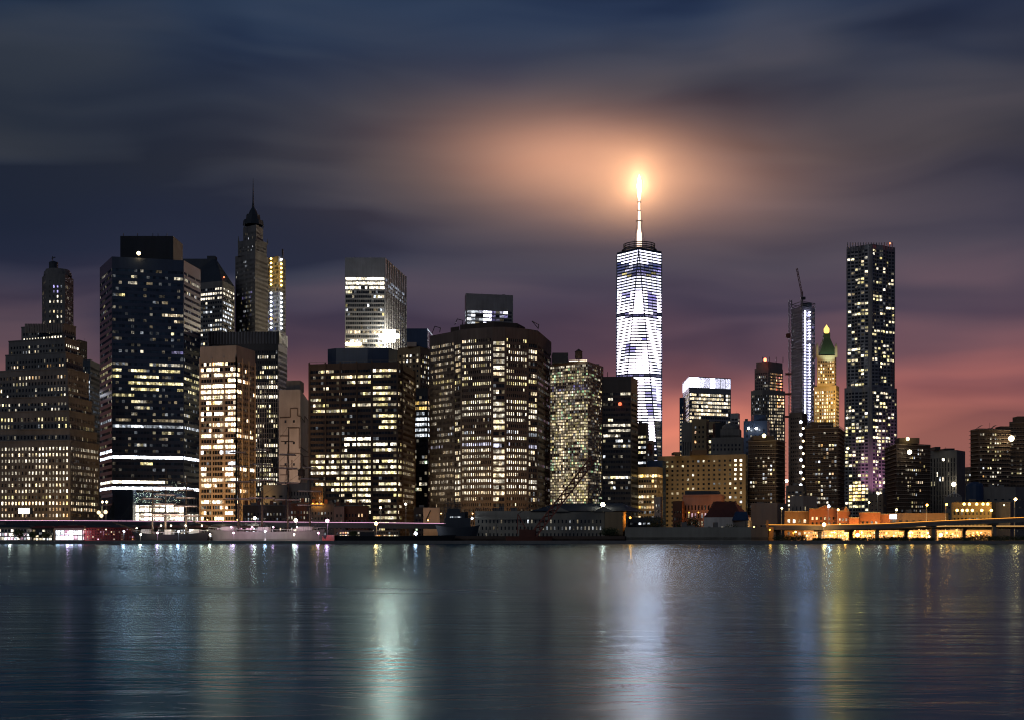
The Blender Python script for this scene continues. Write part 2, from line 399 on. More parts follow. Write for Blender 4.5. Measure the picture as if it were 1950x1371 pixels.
# ================================================================= SETTING
def plane(name, x0, x1, y0, y1, z, mat, kind='structure'):
    mb = MB(); mb.face([(x0, y0, z), (x1, y0, z), (x1, y1, z), (x0, y1, z)]); return mb.build(name, mat, None, kind)
SH = 560.0
mw = bpy.data.materials.new('river_water'); mw.use_nodes = True; t = NT(mw.node_tree)
pos = t.new('ShaderNodeNewGeometry').outputs['Position']
def nz(sx_, sy_, sc, det, off=0.0, dist=0.0):
    v = t.new('ShaderNodeVectorMath', {0: pos, 1: (sx_, sy_, 1)}, operation='MULTIPLY').outputs[0]
    v = t.new('ShaderNodeVectorMath', {0: v, 1: (off, off * 1.7, off)}, operation='ADD').outputs[0]
    return t.new('ShaderNodeTexNoise', {'Vector': v, 'Scale': sc, 'Detail': det, 'Distortion': dist}).outputs[0]
swell = nz(.20, .62, .42, 3.5, 4.0, 1.2); rip = nz(.26, 1.1, 1.1, 3.0, 9.0, .9); fine = nz(.7, 3.4, 2.4, 2.0, 1.0)
hgt = t.m('ADD', t.m('MULTIPLY', swell, 1.7), t.m('ADD', t.m('MULTIPLY', rip, .26), t.m('MULTIPLY', fine, .02)))
calm = t.new('ShaderNodeMapRange', {0: t.new('ShaderNodeSeparateXYZ', {0: pos}).outputs[1], 1: 40.0, 2: 260.0, 3: .10, 4: .03}).outputs[0]   # sheltered, smoother water towards the piers
bump = t.new('ShaderNodeBump', {'Strength': calm, 'Distance': .5, 'Height': hgt}).outputs[0]
patch = nz(.004, .02, 1.0, 3.0, 2.0)
rgh = t.new('ShaderNodeMapRange', {0: patch, 1: .35, 2: .65, 3: .20, 4: .28}).outputs[0]
lee = t.new('ShaderNodeMapRange', {0: t.new('ShaderNodeSeparateXYZ', {0: pos}).outputs[1], 1: 180.0, 2: 480.0, 3: 1.0, 4: .62}).outputs[0]
rgh = t.m('MULTIPLY', rgh, lee)
gl_ = t.new('ShaderNodeBsdfGlossy', {0: (.35, .51, .64, 1), 'Roughness': rgh, 'Normal': bump}, distribution='GGX')
df_ = t.new('ShaderNodeBsdfDiffuse', {0: (.002, .20, .30, 1)})       # silty green blue body of the river
fr_ = t.new('ShaderNodeFresnel', {0: 1.33, 'Normal': bump}).outputs[0]
wb = t.new('ShaderNodeMixShader', {0: fr_, 1: df_.outputs[0], 2: gl_.outputs[0]})
t.l.new(wb.outputs[0], t.new('ShaderNodeOutputMaterial').inputs[0])
plane('water', -6000, 6000, -400, 9000, 0, mw)
mb = MB(); mb.prism([(-4000, SH + 4), (4000, SH + 4), (4000, 8000), (-4000, 8000)], -3, GZ); mb.build('ground', W['asphalt'], None, 'structure')
mb = MB(); mb.prism([(-4000, SH), (4000, SH), (4000, SH + 3.99), (-4000, SH + 3.99)], -3, GZ + .12); mb.build('quay', W['grey'], None, 'structure')

# ================================================================= BUILDINGS, left to right
Wh = ('white', 'white', 'warm', 'warm', 'yellow', 'cool')
Of = ('white', 'white', 'white', 'warm', 'yellow')
# --- 1 stepped masonry tower on the far left
b = Building('stepped_office_block', 'stepped tan masonry office block with warm lit windows at far left of skyline', [(-70, 839, 742), (134, 839, 715), (189, 839, 752)], wall='limestone', cap=300, minpx=13)
L1 = dict(p=.16, tints=('white', 'warm', 'white', 'yellow'), s=1.6, run=1.6, dim=.2, bands=[(645, 661, 1.0, 'white', 3), (700, 722, .45, ('amber', 'warm')), (735, 748, .25), (757, 766, .75, 'cool'), (768, 778, .35), (780, 790, .5, 'white'),
     (800, 812, .45, 'yellow'), (812, 823, .4, 'yellow'), (845, 857, .93, 'white', 2), (857, 869, .9, 'warm', 2), (869, 878, .08), (878, 890, .8, 'white'), (890, 901, .7, 'warm'), (901, 913, .8, 'white'),
     (913, 925, .5), (925, 936, .55), (936, 947, .7, 'yellow'), (947, 958, .97, 'warm', 3), (958, 969, .97, ('warm', 'amber'), 3), (969, 981, .3, 'amber'), (981, 992, .8, ('amber', 'warm'), 1.5)])
fa = dict(px=7.3, pz=11.3, fx=.5, fz=.52, lit=L1, rec=.4, m=(.5, .5, .5, .7))
tiers = [(990, 839, 0, 0, 0), (839, 817, 2.6, 2.5, 2), (817, 782, 5.5, 5, 4), (782, 755, 8, 8, 6), (755, 702, 12, 12, 8), (702, 672, 21, 20, 12), (672, 645, 25, 25, 20), (645, 618, 31, 30, 25)]
lefts = [-70, -60, -45, -30, 4, 18, 24, 48]
for (yb, yt, dd, sd, _), lx in zip(tiers, lefts):
    P = [pt(lx, 735 + dd), pt(134 - dd * .42, 715 + dd), None]
    cx = P[1][0]; fin = b.P[2] + Vector((-sd * .62, 0)); P[2] = Vector((fin[0], 752 + dd * .2)); P[0] = Vector((P[0][0], P[1][1] + 14))
    if P[2][0] < cx + 3: P[2] = Vector((cx + 3.0, P[2][1]))
    z0 = GZ if yb == 990 else wz(yb, 715); z1 = wz(yt, 715 + dd)
    b.shell(P, z0 - (0 if yb == 990 else 1), z1, 40, **fa)
    pm = MB()
    for i in range(2): pm.bar((*P[i], z1 + .3), (*P[i + 1], z1 + .3), .45)
    b.part('cornice', pm, W['limestone'])
# fluted crown slabs
mb = MB(); P0 = pt(50, 746); P1 = pt(118, 746)
for i in range(15):
    q = P0.lerp(P1, i / 14); mb.box((q[0], q[1] - .4, wz(626, 746)), (1.1, .8, 5.2))
b.part('crown_fin', mb, W['limestone'], 'stuff')
b.finish()
# --- 2 slim tan tower with round lantern
b = Building('chamfered_stone_tower', 'slim tan stone tower with chamfered corners and round drum on top', [(80, 532, 1165), (88, 522, 1150), (124, 522, 1150), (140, 532, 1175)], wall='limestone', minpx=12)
b.top = wz(522, 1150)
LT = dict(p=.35, tints=('white', 'warm', 'white'), s=1.8, run=1.2, bands=[(545, 560, .5, 'violet', 1, 100, 116), (528, 536, .5)])
b.shell(b.P, GZ, b.top, 24, px=7.4, pz=9.6, fx=.36, fz=.5, lit=LT, m=(.5, .5, .5, 1.0))
c = (wx(110, 1162), 1162); z = b.top
mb = MB(); mb.lathe(c, [(12.0, z), (11.6, z + 3.5), (10.8, z + 3.7), (10.2, z + 5.6), (.1, z + 6)], 20); b.part('drum', mb, W['limestone'])
mb = MB(); x2 = wx(102, 1162); mb.lathe((x2, 1162), [(4.0, z + 5), (4.0, z + 12.5), (3.4, z + 12.8), (.1, z + 14)], 12); b.part('roof_tank', mb, W['slate'])
mb = MB(); mb.bar((x2 - 1, 1162, z + 13), (x2 - 1, 1162, z + 18), .4); mb.bar((x2 - 1.6, 1162, z + 16), (x2 + 1.6, 1162, z + 17.3), .5); b.part('antenna', mb, W['slate'])
b.finish()
# --- dark blocks behind
bld('dark_office_block', 'low dark flat topped block tucked behind the stepped masonry tower', [(128, 647, 1010), (150, 647, 1000), (166, 652, 1012)], wall='darkbrick', px=6, pz=11, fx=.5, fz=.4, lit=dict(p=.05), back=20)
b = bld('striped_office_block', 'blue grey block with white corner lights between masonry tower and dark octagonal tower', [(140, 684, 935), (172, 684, 925), (196, 688, 960)], wall='slate', finish=False, cap=200, minpx=10,
        px=5, pz=9, fx=.55, fz=.55, lit=dict(p=.12, tints=('cool', 'cool', 'white'), s=1.6, cols=[(160, 190, 728, 812, .7, 'cool', 1.6)]))
lamp_ball(b.root, wx(161, 918), 918, wz(749, 918), 1.6, 'cool', 25, 3000, 'floodlight'); b.finish()
# --- 3 dark octagonal glass tower
b = Building('octagonal_glass_tower', 'dark navy octagonal glass tower with bright white floor bands and low penthouse', [(190, 507, 886), (213, 489, 850), (350, 503, 862), (382, 513, 893)], wall='navy', glass=GLASSB, minpx=20, cap=300)
L3 = dict(p=.05, tints=('white', 'yellow', 'cool', 'white'), s=1.0, run=3.2, dim=.22, bands=[
    (532, 542, .35, 'white'), (555, 566, .18), (582, 594, .16), (594, 605, .4, 'warm', 1.6, 288, 345), (605, 618, .4, 'warm', 1.6, 288, 340), (628, 640, .4, 'yellow', 1.6, 285, 330),
    (662, 672, .9, 'violet', .5, 325, 400), (686, 698, .25), (698, 712, .8, 'yellow', 1.5), (712, 722, .5, 'yellow', 1.5), (722, 734, .85, 'yellow', 1.8), (734, 746, .5, 'yellow', 1.5), (746, 757, .35, 'yellow', 1),
    (757, 793, .14), (793, 803, .4, 'warm', .6), (806, 817, 1.0, 'cool', 2), (817, 829, .2, 'yellow'), (829, 862, .08), (863, 877, 1.0, 'cool', 14), (877, 889, .35, 'yellow', 1.4, 190, 300),
    (889, 911, .05), (911, 924, 1.0, 'white', 9, 190, 315), (924, 936, 1.0, 'cool', 14), (936, 1000, 0)])
b.shell(b.P, wz(938, 850), b.top, 38, px=5.6, pz=11.7, fx=.92, fz=.44, lit=L3, rec=.25, m=(.2, .2, .3, 1.6))
# lower storeys: lobby, sloping glass skirt, blue glass shaft
Pl = [p + Vector((0, 3)) for p in b.P]
b.shell(Pl, GZ, wz(937.9, 850), 34, px=9, pz=17, fx=.86, fz=.8, rec=.3, m=(.2, .2, .1, .3),
        lit=dict(p=.0, bands=[(936, 972, .02), (965, 1000, 1.0, 'white', 4, 255, 350), (972, 1000, .7, 'white', 1.5, 350, 382)], dim=.02))
rooftop(b, 229, 330, 450, D=868, depth=25, mat='nightblue', name='penthouse', dy=0)
mb = MB(); a, c2 = pt(214, 846), pt(253, 844); z0, z1 = GZ, wz(932, 846)
mb.prism([tuple(a), tuple(c2), (c2[0], c2[1] + 7), (a[0], a[1] + 7)], z0, z1); b.part('glass_shaft', mb, W['blue'])
mb = MB(); a0, a1 = pt(190, 842), pt(214, 842)
mb.face([(a0[0] - 2, 842, GZ), (a1[0], 842, GZ), (a1[0], 846, wz(953, 846)), (a1[0] - .5, 846, wz(953, 846))]); b.part('sloping_skirt', mb, GLASSB)
lamp_ball(b.root, wx(264, 848), 848, wz(483, 848), 1.3, 'warm', 9, 800, 'roof_lamp')
rp = MB()
for px_ in (235, 262, 291, 301, 318): rp.bar((wx(px_, 872), 872, wz(452, 872)), (wx(px_, 872), 872, wz(445, 872)), .25)
b.part('antenna', rp, W['slate'], 'stuff')
b.finish()
# --- 4 hipped dark tower behind
b = Building('hip_roofed_tower', 'tower with dark hipped roof rising behind the dark octagonal tower', [(340, 535, 1120), (424, 535, 1100), (447, 548, 1128)], wall='grey', minpx=12, cap=260)
b.shell(b.P, GZ, b.top, 36, px=5.6, pz=8.6, fx=.75, fz=.5, lit=dict(p=.42, tints=('white', 'white', 'cool', 'warm'), s=1.7, run=2.5, bands=[(535, 542, .05), (545, 575, .8, 'white', 1.5)], cols=[(424, 440, 570, 645, .85, 'cool', 1.5)]))
P = b.closed(b.P, 36); ridge = [(wx(346, 1125), 1125), (wx(406, 1125), 1125), (wx(412, 1128), 1128), (wx(412, 1140), 1140), (wx(346, 1140), 1140)]
mb = MB(); mb.prism(P, b.top, wz(490, 1118), 0, None, ridge); b.part('hipped_roof', mb, W['slate'])
mb = MB(); mb.box((wx(404, 1130), 1130, wz(494, 1130)), (7, 8, 4)); b.part('roof_cap', mb, W['slate'])
lamp_ball(b.root, wx(427, 1105), 1104, wz(529, 1105), .7, 'red', 6, 0, 'warning_light'); b.finish()
# --- 5 art deco spire
b = Building('spired_setback_tower', 'slender dark stone tower with stepped crown and long needle spire', [(448, 480, 1160), (486, 480, 1140), (511, 488, 1165)], wall='limestone', minpx=8, cap=200)
b.mats[0] = W['grey']
LD = dict(p=.10, tints=('cool', 'cool', 'white'), s=1.6, run=1.3, bands=[(470, 520, .4, 'cool', 1, 456, 482), (560, 640, .45, ('cool', 'cool', 'yellow', 'violet'), 1, 460, 480)])
fd = dict(px=4.0, pz=8.6, fx=.42, fz=.5, lit=LD, rec=.5)
b.shell(b.P, GZ, b.top, 24, **fd)
def sub(l, c, r, yb, yt, D):
    P = [pt(l, D + 12), pt(c, D), pt(r, D + 16)]; b.shell(P, wz(yb, 1140) - 1, wz(yt, D), 14, **fd)
sub(453, 486, 508, 480, 455, 1143); sub(463, 488, 501, 455, 428, 1147)
mb = MB(); c = (wx(482, 1160), 1160); zz = lambda y: wz(y, 1160)
mb.lathe(c, [(9.2, zz(430)), (8.8, zz(421)), (6.6, zz(420)), (6.0, zz(410)), (4.2, zz(409)), (3.0, zz(402)), (1.2, zz(396)), (.9, zz(388))], 8); b.part('crown', mb, W['slate'])
mb = MB(); mb.bar((*c, zz(392)), (*c, zz(340)), .8, 6, 0, .15); b.part('spire', mb, W['slate'])
mb = MB()
for px_, py_, D in ((453, 455, 1143), (508, 460, 1150), (464, 428, 1147), (500, 428, 1150), (486, 455, 1141)):
    mb.bar((wx(px_, D), D + 3, wz(py_ + 5, D)), (wx(px_, D), D + 3, wz(py_ - 6, D)), .8, 4, 0, .2)
b.part('pinnacle', mb, W['grey'], 'stuff'); b.finish()
# --- 6 tower with floodlit open floors
b = Building('floodlit_open_floor_tower', 'narrow unfinished tower with yellow floodlit floors above and blue white floors below', [(508, 488, 1205), (530, 488, 1195), (544, 491, 1212)], wall='grey', minpx=10, cap=160)
b.shell(b.P, GZ, b.top, 20, px=5, pz=8.2, fx=.82, fz=.62, rec=.9, lit=dict(p=.8, s=.5, run=1, tints=('gold',), bands=[(480, 560, .8, ('gold', 'yellow')), (560, 640, .75, ('cool', 'blue', 'violet', 'cool'), .7)]))
z = b.top
for r in range(17):
    py_ = 493 + r * 8.2
    if r in (7,): continue
    for k, px_ in enumerate((516, 534)):
        tn = 'gold' if (r < 8 and (k == 0 or r > 0)) or (r == 14 and k == 0) else 'cool'
        lamp_ball(b.root, wx(px_, 1194), 1194.5 + (4 if k else 0), wz(py_, 1194), .95, tn, 14, 0, 'floodlight')
mb = MB(); mb.bar((wx(537, 1200), 1203, z), (wx(537, 1200), 1203, wz(474, 1200)), .9); b.part('hoist_mast', mb, W['black'])
b.finish()
# --- 7 striped dark box with sign band
b = Building('fluted_dark_box_tower', 'dark box topped tower with vertical ribs and blue white lit band below the crown', [(398, 633), (530, 632), (547, 641)], 900, wall='black', minpx=12, cap=300)
LS = dict(p=.34, s=1.5, run=2.6, tints=('yellow', 'white', 'white', 'warm'), bands=[(650, 668, 1.0, 'ice', 4, 478, 600), (664, 690, .3), (728, 735, .9, 'white', 1.6), (736, 744, .95, 'white', 1.8), (755, 764, .95, 'white', 1.8), (764, 800, .5, 'yellow'), (803, 810, .7), (905, 914, 1.0, 'white', 1.8)])
fs = [dict(px=4.3, pz=9.4, fx=.62, fz=.62, lit=LS, rec=.5), dict(px=4.3, pz=9.4, fx=.62, fz=.6, rec=.5, lit=dict(p=.6, tints=('ice', 'cool', 'blue'), s=1, bands=LS['bands'][:1]))]
zc = wz(655, 900)
b.shell(b.P, GZ, zc, None, fs); P = b.closed()
mb = MB(); mb.prism(P, zc, b.top, 0, 0)
for i in range(2):
    a, c2 = b.P[i], b.P[i + 1]; n = int((c2 - a).length / 2.1)
    for k in range(n + 1):
        q = a.lerp(c2, k / n); mb.box((q[0], q[1] - .25, (zc + b.top) / 2), (.45, .7, b.top - zc), 0, 1)
mb.build('ribbed_crown', [W['black'], W['fin']], b.root)
# pale stepped lattice screen on the lower storeys
mb = MB(); kx = 892 / F
for (x0, x1, yt) in ((486, 532, 728), (486, 523, 806), (486, 512, 835), (486, 517, 855), (486, 524, 890)):
    yb = {728: 806, 806: 835, 835: 855, 855: 890, 890: 922}[yt]; xx = x0
    while xx <= x1: mb.bar((wx(xx, 896), 896, wz(yb, 896)), (wx(xx, 896), 896, wz(yt, 896)), .22); xx += 4.3
    yy = yt
    while yy < yb: mb.bar((wx(x0, 896), 895.9, wz(yy, 896)), (wx(x1, 896), 895.9, wz(yy, 896)), .16); yy += 9.4
b.part('lattice_screen', mb, W['cream'], 'stuff'); b.finish()
# --- 8 cream office building
b = Building('cream_ribbon_window_block', 'cream stone office block with wide lit window bays and blank top storey', [(381, 661), (450, 658), (486, 669)], 740, wall='cream', minpx=14, cap=300)
zc = wz(684, 740)
L8 = dict(p=.55, tints=('yellow', 'warm', 'warm', 'amber', 'white'), s=4, run=2.6, rows=(.5, .8, 1, 1.4), bands=[(734, 752, 1.0, 'warm', 2.6, 381, 458), (696, 722, .8, 'warm', 1.2, 381, 470), (782, 792, .9, 'white', 1.4, 381, 430), (858, 885, .12, 'cool'), (885, 896, .6, 'white', 1.4), (940, 950, .15, 'cool')])
b.shell(b.P, GZ, zc, None, [dict(px=5.75, pz=10.55, fx=.97, fz=.6, lit=L8, rec=.6, m=(.3, .2, .3, .2)), dict(x=2.05, pz=10.55, fx=.93, fz=.6, rec=.6, m=(.3, .2, .3, .2), lit=dict(L8, p=.22))])
mb = MB(); mb.prism(b.closed(), zc, b.top); b.part('blank_top_storey', mb, W['cream'])
mb = MB()   # proud piers between the bays
for i, n in ((0, 3), (1, 3)):
    a, c2 = b.P[i], b.P[i + 1]
    for k in range(n + 1):
        q = a.lerp(c2, k / n); mb.box((q[0], q[1] - .2, (GZ + zc) / 2 + .4), (.8, .9, zc - GZ + 1.4))
b.part('pier', mb, W['cream'], 'stuff'); b.finish()
# --- 9 windowless concrete block with painted maze line
b = Building('windowless_concrete_block', 'tall windowless concrete block with dark angular maze line across its walls', [(531, 742), (572, 741), (588, 764)], 820, wall='concrete', minpx=12)
b.shell(b.P, GZ, b.top, None, [dict(px=16, pz=40, fx=.25, fz=.12, lit=dict(p=0, dim=0), m=(.3, .3, 1, 1)), None])
rooftop(b, 545, 572, 724, depth=14, mat='grey', name='machine_room', dy=6)
mb = MB(); zf = lambda y: wz(y, 820)
A0, A1, A2 = b.P
def onwall(px_):
    # point on the outline in the given column
    for p, q in ((A0, A1), (A1, A2)):
        d = q - p
        # solve (p.x+s d.x)/(p.y+s d.y) = (px-CX)/F
        k_ = (px_ - CX) / F; den = d.x - k_ * d.y; s_ = (k_ * p.y - p.x) / den
        if -.02 <= s_ <= 1.02 or q is A2: return p + d * s_
for line in ([(533, 794), (553, 794), (553, 777), (567, 777), (567, 791), (580, 794), (580, 782), (586, 782), (586, 810)],
             [(533, 829), (550, 829), (550, 814), (570, 814), (570, 853), (586, 848)], [(550, 829), (550, 862), (577, 863), (577, 880), (587, 880)],
             [(533, 886), (546, 886), (546, 903), (534, 903)], [(556, 875), (556, 893), (546, 893)], [(572, 880), (572, 915)]):
    for (xa, ya), (xb, yb) in zip(line, line[1:]):
        p, q = onwall(xa), onwall(xb)
        if (xa - 572) * (xb - 572) < 0:
            m_ = A1; ym = ya + (yb - ya) * .5
            mb.bar((p[0], p[1] - .1, zf(ya)), (m_[0], m_[1] - .1, zf(ym)), .42); p = m_; ya = ym
        mb.bar((p[0], p[1] - .1, zf(ya)), (q[0], q[1] - .1, zf(yb)), .42)
b.part('wall_line', mb, W['darkbrick'], 'stuff')
uplight(b.root, wx(553, 770), 770, wz(925, 770), wx(553, 820), 820, wz(850, 820), 60000, (1, .74, .62), 110); uplight(b.root, wx(600, 800), 795, wz(925, 800), wx(580, 830), 832, wz(830, 820), 70000, (1, .5, .32), 100)  # added spots brightening both walls, the right one in a sunset tone
b.finish()
# --- 11 tall slab tower with floodlights
b = Building('ribbed_slab_tower', 'tall grey slab tower with white lit upper floors and blinding floodlights low down', [(657, 491), (733, 491), (773, 527)], 1200, wall='fin', minpx=10, cap=300)
zc = wz(517, 1200)
L11 = dict(p=.13, s=1.6, run=4, tints=('white', 'cool', 'yellow'), bands=[(517, 530, 1.0, 'cool', 3), (531, 540, .85, 'white', 2.5), (540, 550, .9, 'white', 2.5), (550, 556, .25), (556, 565, .15), (628, 635, .95, 'warm', 1.3)])
b.shell(b.P, GZ, zc, None, [dict(px=4, pz=8.5, fx=.94, fz=.62, lit=L11, rec=.3), dict(x=4.2, pz=8.5, fx=.5, fz=.62, rec=.8, lit=dict(L11, p=.10, bands=[(517, 556, .9, 'cool', 2.5), (635, 665, .6, 'warm', 2)], cols=[(756, 760, 575, 620, 1, 'warm', 1.5)]))])
mb = MB(); mb.prism(b.closed(), zc, b.top); b.part('blank_crown', mb, W['fin'])
mb = MB(); a, c2 = b.P[1], b.P[2]
for k in range(10):
    q = a.lerp(c2, k / 9); mb.box((q[0] + .3, q[1] - .3, (GZ + b.top) / 2), (.8, 1.0, b.top - GZ))
b.part('vertical_rib', mb, W['fin'], 'stuff')
def floodbank(root, x0, x1, y0, y1, D, tint, s, n, power, rows=2):
    fr = MB(); X0, X1, Z0, Z1 = wx(x0, D), wx(x1, D), wz(y1, D), wz(y0, D)
    fr.bar((X0, D + .6, Z0), (X1, D + .6, Z0), .25); fr.bar((X0, D + .6, Z1), (X1, D + .6, Z1), .25)
    fr.bar((X0, D + .6, Z0 - 3), (X0, D + .6, Z1), .25); fr.bar((X1, D + .6, Z0 - 3), (X1, D + .6, Z1), .25); fr.build('frame', W['grey'], root)
    for r in range(rows):
        for i in range(n):
            if rows == 3 and r != 1 and i in (0, n - 1): continue
            xx = X0 + (X1 - X0) * (i + .5) / n; zz_ = Z0 + (Z1 - Z0) * (r + .5) / rows; rr = min((X1 - X0) / n, (Z1 - Z0) / rows) * .62
            lamp_ball(root, xx, D, zz_, rr, tint, s, 0, 'floodlight')
    ld = bpy.data.lights.new('floodlight_beam', 'POINT'); ld.energy = power; ld.color = TINT[tint]; ld.shadow_soft_size = 1.5
    lo = bpy.data.objects.new('floodlight_beam', ld); COL.objects.link(lo); lo.parent = root; lo.location = Vector(((X0 + X1) / 2, D - 2.5, (Z0 + Z1) / 2)) - root.location
b.finish()
fb = thing('floodlight_rack', 'blinding white floodlight rack low on the side of the grey slab tower', 'floodlights', (wx(741, 1190), 1190, wz(655, 1190)))
floodbank(fb, 723, 760, 629, 652, 1190, 'white', 110, 5, 60000, 3)
fb2 = thing('floodlight_rack', 'smaller warm floodlight rack at the left foot of the grey slab tower', 'floodlights', (wx(672, 1190), 1190, wz(664, 1190)))
floodbank(fb2, 658, 688, 650, 661, 1190, 'warm', 16, 5, 25000, 1)
# --- 10 big dark banded block
b = Building('dark_banded_office_block', 'broad dark brown office block with long lit window bands and low rounded penthouse', [(589, 690, 772), (708, 690, 764), (757, 690, 762), (766, 692, 768), (790, 705, 806)], wall='darkbrick', minpx=22, cap=300)
b.top = wz(690, 764)
L10 = dict(p=.22, tints=('white', 'yellow', 'yellow', 'warm'), s=2, run=4, rows=(.4, .8, 1, 1.5), bands=[(695, 704, .25), (704, 715, .25), (715, 725, .6), (725, 737, .55), (737, 750, .5), (750, 765, .35), (765, 785, .2), (785, 806, .05), (785, 806, .85, 'yellow', 1.2, 712, 756),
    (806, 813, .6, 'yellow', 1.2, 585, 622), (806, 820, .85, 'yellow', 1.2, 712, 756), (820, 834, .06), (836, 847, .95, 'white', 2, 655, 757), (847, 857, .7), (857, 869, .5), (869, 905, .92, ('white', 'yellow'), 1.3), (905, 913, .45), (913, 958, .85, ('white', 'yellow', 'warm'), 1.3), (958, 975, .45)])
b.shell(b.P, GZ, b.top, 36, px=5.4, pz=10.9, fx=.95, fz=.5, lit=L10, rec=.3, m=(.4, .4, .3, .9))
ph = [(624, 668, 775), (640, 664, 771), (700, 662, 769), (740, 663, 770), (757, 666, 778)]
P = [pt(p[0], p[2]) for p in ph]; mb = MB(); mb.prism(b.closed(P, 24), b.top - .02, wz(663, 770)); b.part('penthouse', mb, W['navy'])
rail(b, [b.P[0], b.P[1], b.P[2]], b.top)
mb = MB()
for k, i in ((0, 0), (.26, 0), (.5, 0), (.76, 0), (1, 0), (1, 1), (1, 2), (1, 3)):
    q = b.P[i].lerp(b.P[i + 1], k); mb.box((q[0], q[1] - .1, (GZ + b.top) / 2 + .3), (.9, .8, b.top - GZ + 1))
b.part('pier', mb, W['darkbrick'], 'stuff'); b.finish()
# --- 12 blue topped
b = Building('blue_topped_block', 'tan block with flat dark blue metal box on its roof, behind the banded block', [(757, 660, 1010), (800, 660, 1000), (822, 668, 1020)], wall='tan', minpx=12, cap=200)
b.shell(b.P, GZ, b.top, None, px=7.5, pz=9.6, fx=.5, fz=.5, lit=dict(p=.35, tints=('white', 'yellow', 'cool', 'warm'), s=1.7, run=1.7))
rooftop(b, 774, 814, 626, depth=22, mat='blue', name='metal_box', dy=8)
rooftop(b, 775, 793, 652, depth=4, mat='cream', name='stair_house', dy=1)
mb = MB(); D = 1006; mb.bar((wx(814, D), D, wz(627, D)), (wx(821, D), D + 12, wz(634, D)), .3); b.part('roof_edge_light', mb, mat_lit('cool', 2.5)); b.finish()
# --- 13 narrow block with yellow and white floors
bld('narrow_dark_block', 'narrow dark block with two yellow floors above four white floors', [(786, 738, 900), (815, 738, 896), (824, 741, 905)], wall='black', px=6, pz=10.3, fx=.9, fz=.55, minpx=14,
    lit=dict(p=.2, s=1.3, tints=('green', 'yellow', 'white', 'white'), run=1.6, bands=[(738, 764, 0), (764, 785, 1, 'gold', 1.2), (785, 795, .8, 'cool', .6), (795, 836, 1, 'cool', 1.7), (836, 880, .08), (975, 992, 1, 'gold', 1.2)], dim=.3))
# --- 15 block behind with glaring floors
b = Building('flat_topped_far_block', 'far flat slab with glaring white floors behind the brown faceted block', [(885, 559, 1420), (887, 559, 1400), (977, 564, 1412)], wall='fin', minpx=14, cap=120)
zc = wz(581, 1400); b.shell(b.P, GZ, zc, 30, px=8, pz=7.2, fx=.97, fz=.62, rec=.2, lit=dict(p=.6, s=1.2, tints=('cool', 'ice', 'violet'), run=2, cols=[(918, 934, 575, 620, 1, 'ice', 5), (886, 902, 580, 620, .95, 'cool', 2.2), (934, 980, 580, 620, .45, ('ice', 'violet'), .5), (956, 968, 590, 598, 1, 'ice', 4)]))
mb = MB(); mb.prism(b.closed(b.P, 30), zc, b.top); b.part('blank_crown', mb, W['fin']); b.finish()
# --- 14 brown faceted giant
pts = [(818, 634, 812), (865, 630, 793), (877, 619, 786), (938, 617, 776), (962, 617, 776), (1006, 624, 784), (1024, 628, 790), (1050, 645, 838)]
b = Building('brown_faceted_office_tower', 'huge brown granite tower with faceted front and rows of narrow lit windows', pts, wall='brown', minpx=12, cap=300)
b.top = wz(624, 778)
bands14 = [(640, 650, .55, 'yellow'), (650, 662, .5), (662, 690, .93, ('white', 'warm'), 1.2), (690, 706, .8), (706, 716, .85, 'warm'), (716, 722, .8), (722, 732, .8, 'yellow'), (732, 740, .5), (740, 775, .55), (775, 800, .93, 'white', 1.2), (800, 818, .12), (818, 830, .4, ('white', 'cool')), (830, 843, .85, ('yellow', 'white')),
           (843, 855, .25, 'ice'), (855, 900, .85, ('white', 'warm')), (900, 912, .65, 'warm'), (912, 930, .9, 'white', 1.2), (930, 948, .75, 'warm'), (948, 958, .45, 'warm'), (958, 1000, .02)]
L14 = dict(p=.66, s=2.1, run=3.5, tints=('white', 'warm', 'yellow'), bands=bands14, dim=.08)
fn = dict(px=4.5, pz=11.5, fx=.55, fz=.5, lit=L14, rec=.5, m=(.6, .6, .2, 1.6)); fw = dict(px=5.5, pz=11.5, fx=.94, fz=.6, lit=dict(L14, s=1.6), rec=.5, m=(.25, .25, .2, 2.2))
b.shell(b.P, GZ, b.top, 42, [fn, fw, fn, fw, fn, fw, dict(x=3.2, pz=11.5, fx=.8, fz=.45, rec=.3, m=(.3, .3, .2, 2.2), lit=dict(p=.28, s=.5, run=5, tints=('white', 'pink', 'cool'), dim=.2))])
Pc = [pt(876, 796), pt(941, 784), pt(985, 790), pt(1000, 806)]; mb = MB(); mb.prism(b.closed(Pc, 28), b.top - .02, wz(614, 786)); b.part('penthouse', mb, W['darkbrick'])
Pc = [pt(858, 802), pt(875, 797)]; mb = MB(); mb.prism(b.closed(Pc, 20), b.top - .02, wz(622, 797)); b.part('stair_house', mb, W['darkbrick'])
for (xa, ya, xb, yb, xc, yc, D) in ((823, 634, 828, 622, 839, 626, 806), (866, 618, 871, 608, 882, 612, 797), (1024, 624, 1013, 612, 1026, 620, 800)):
    mb = MB(); mb.bar((wx(xa, D), D, wz(ya + 1, D)), (wx(xb, D), D, wz(yb, D)), .3); mb.bar((wx(xb, D), D, wz(yb, D)), (wx(xc, D), D - 2, wz(yc, D)), .3); mb.bar((wx(xc, D), D - 2, wz(yc, D)), (wx(xc, D) - .5, D - 1, wz(yc + 8, D)), .25)
    b.part('roof_davit', mb, W['black'])
b.finish()
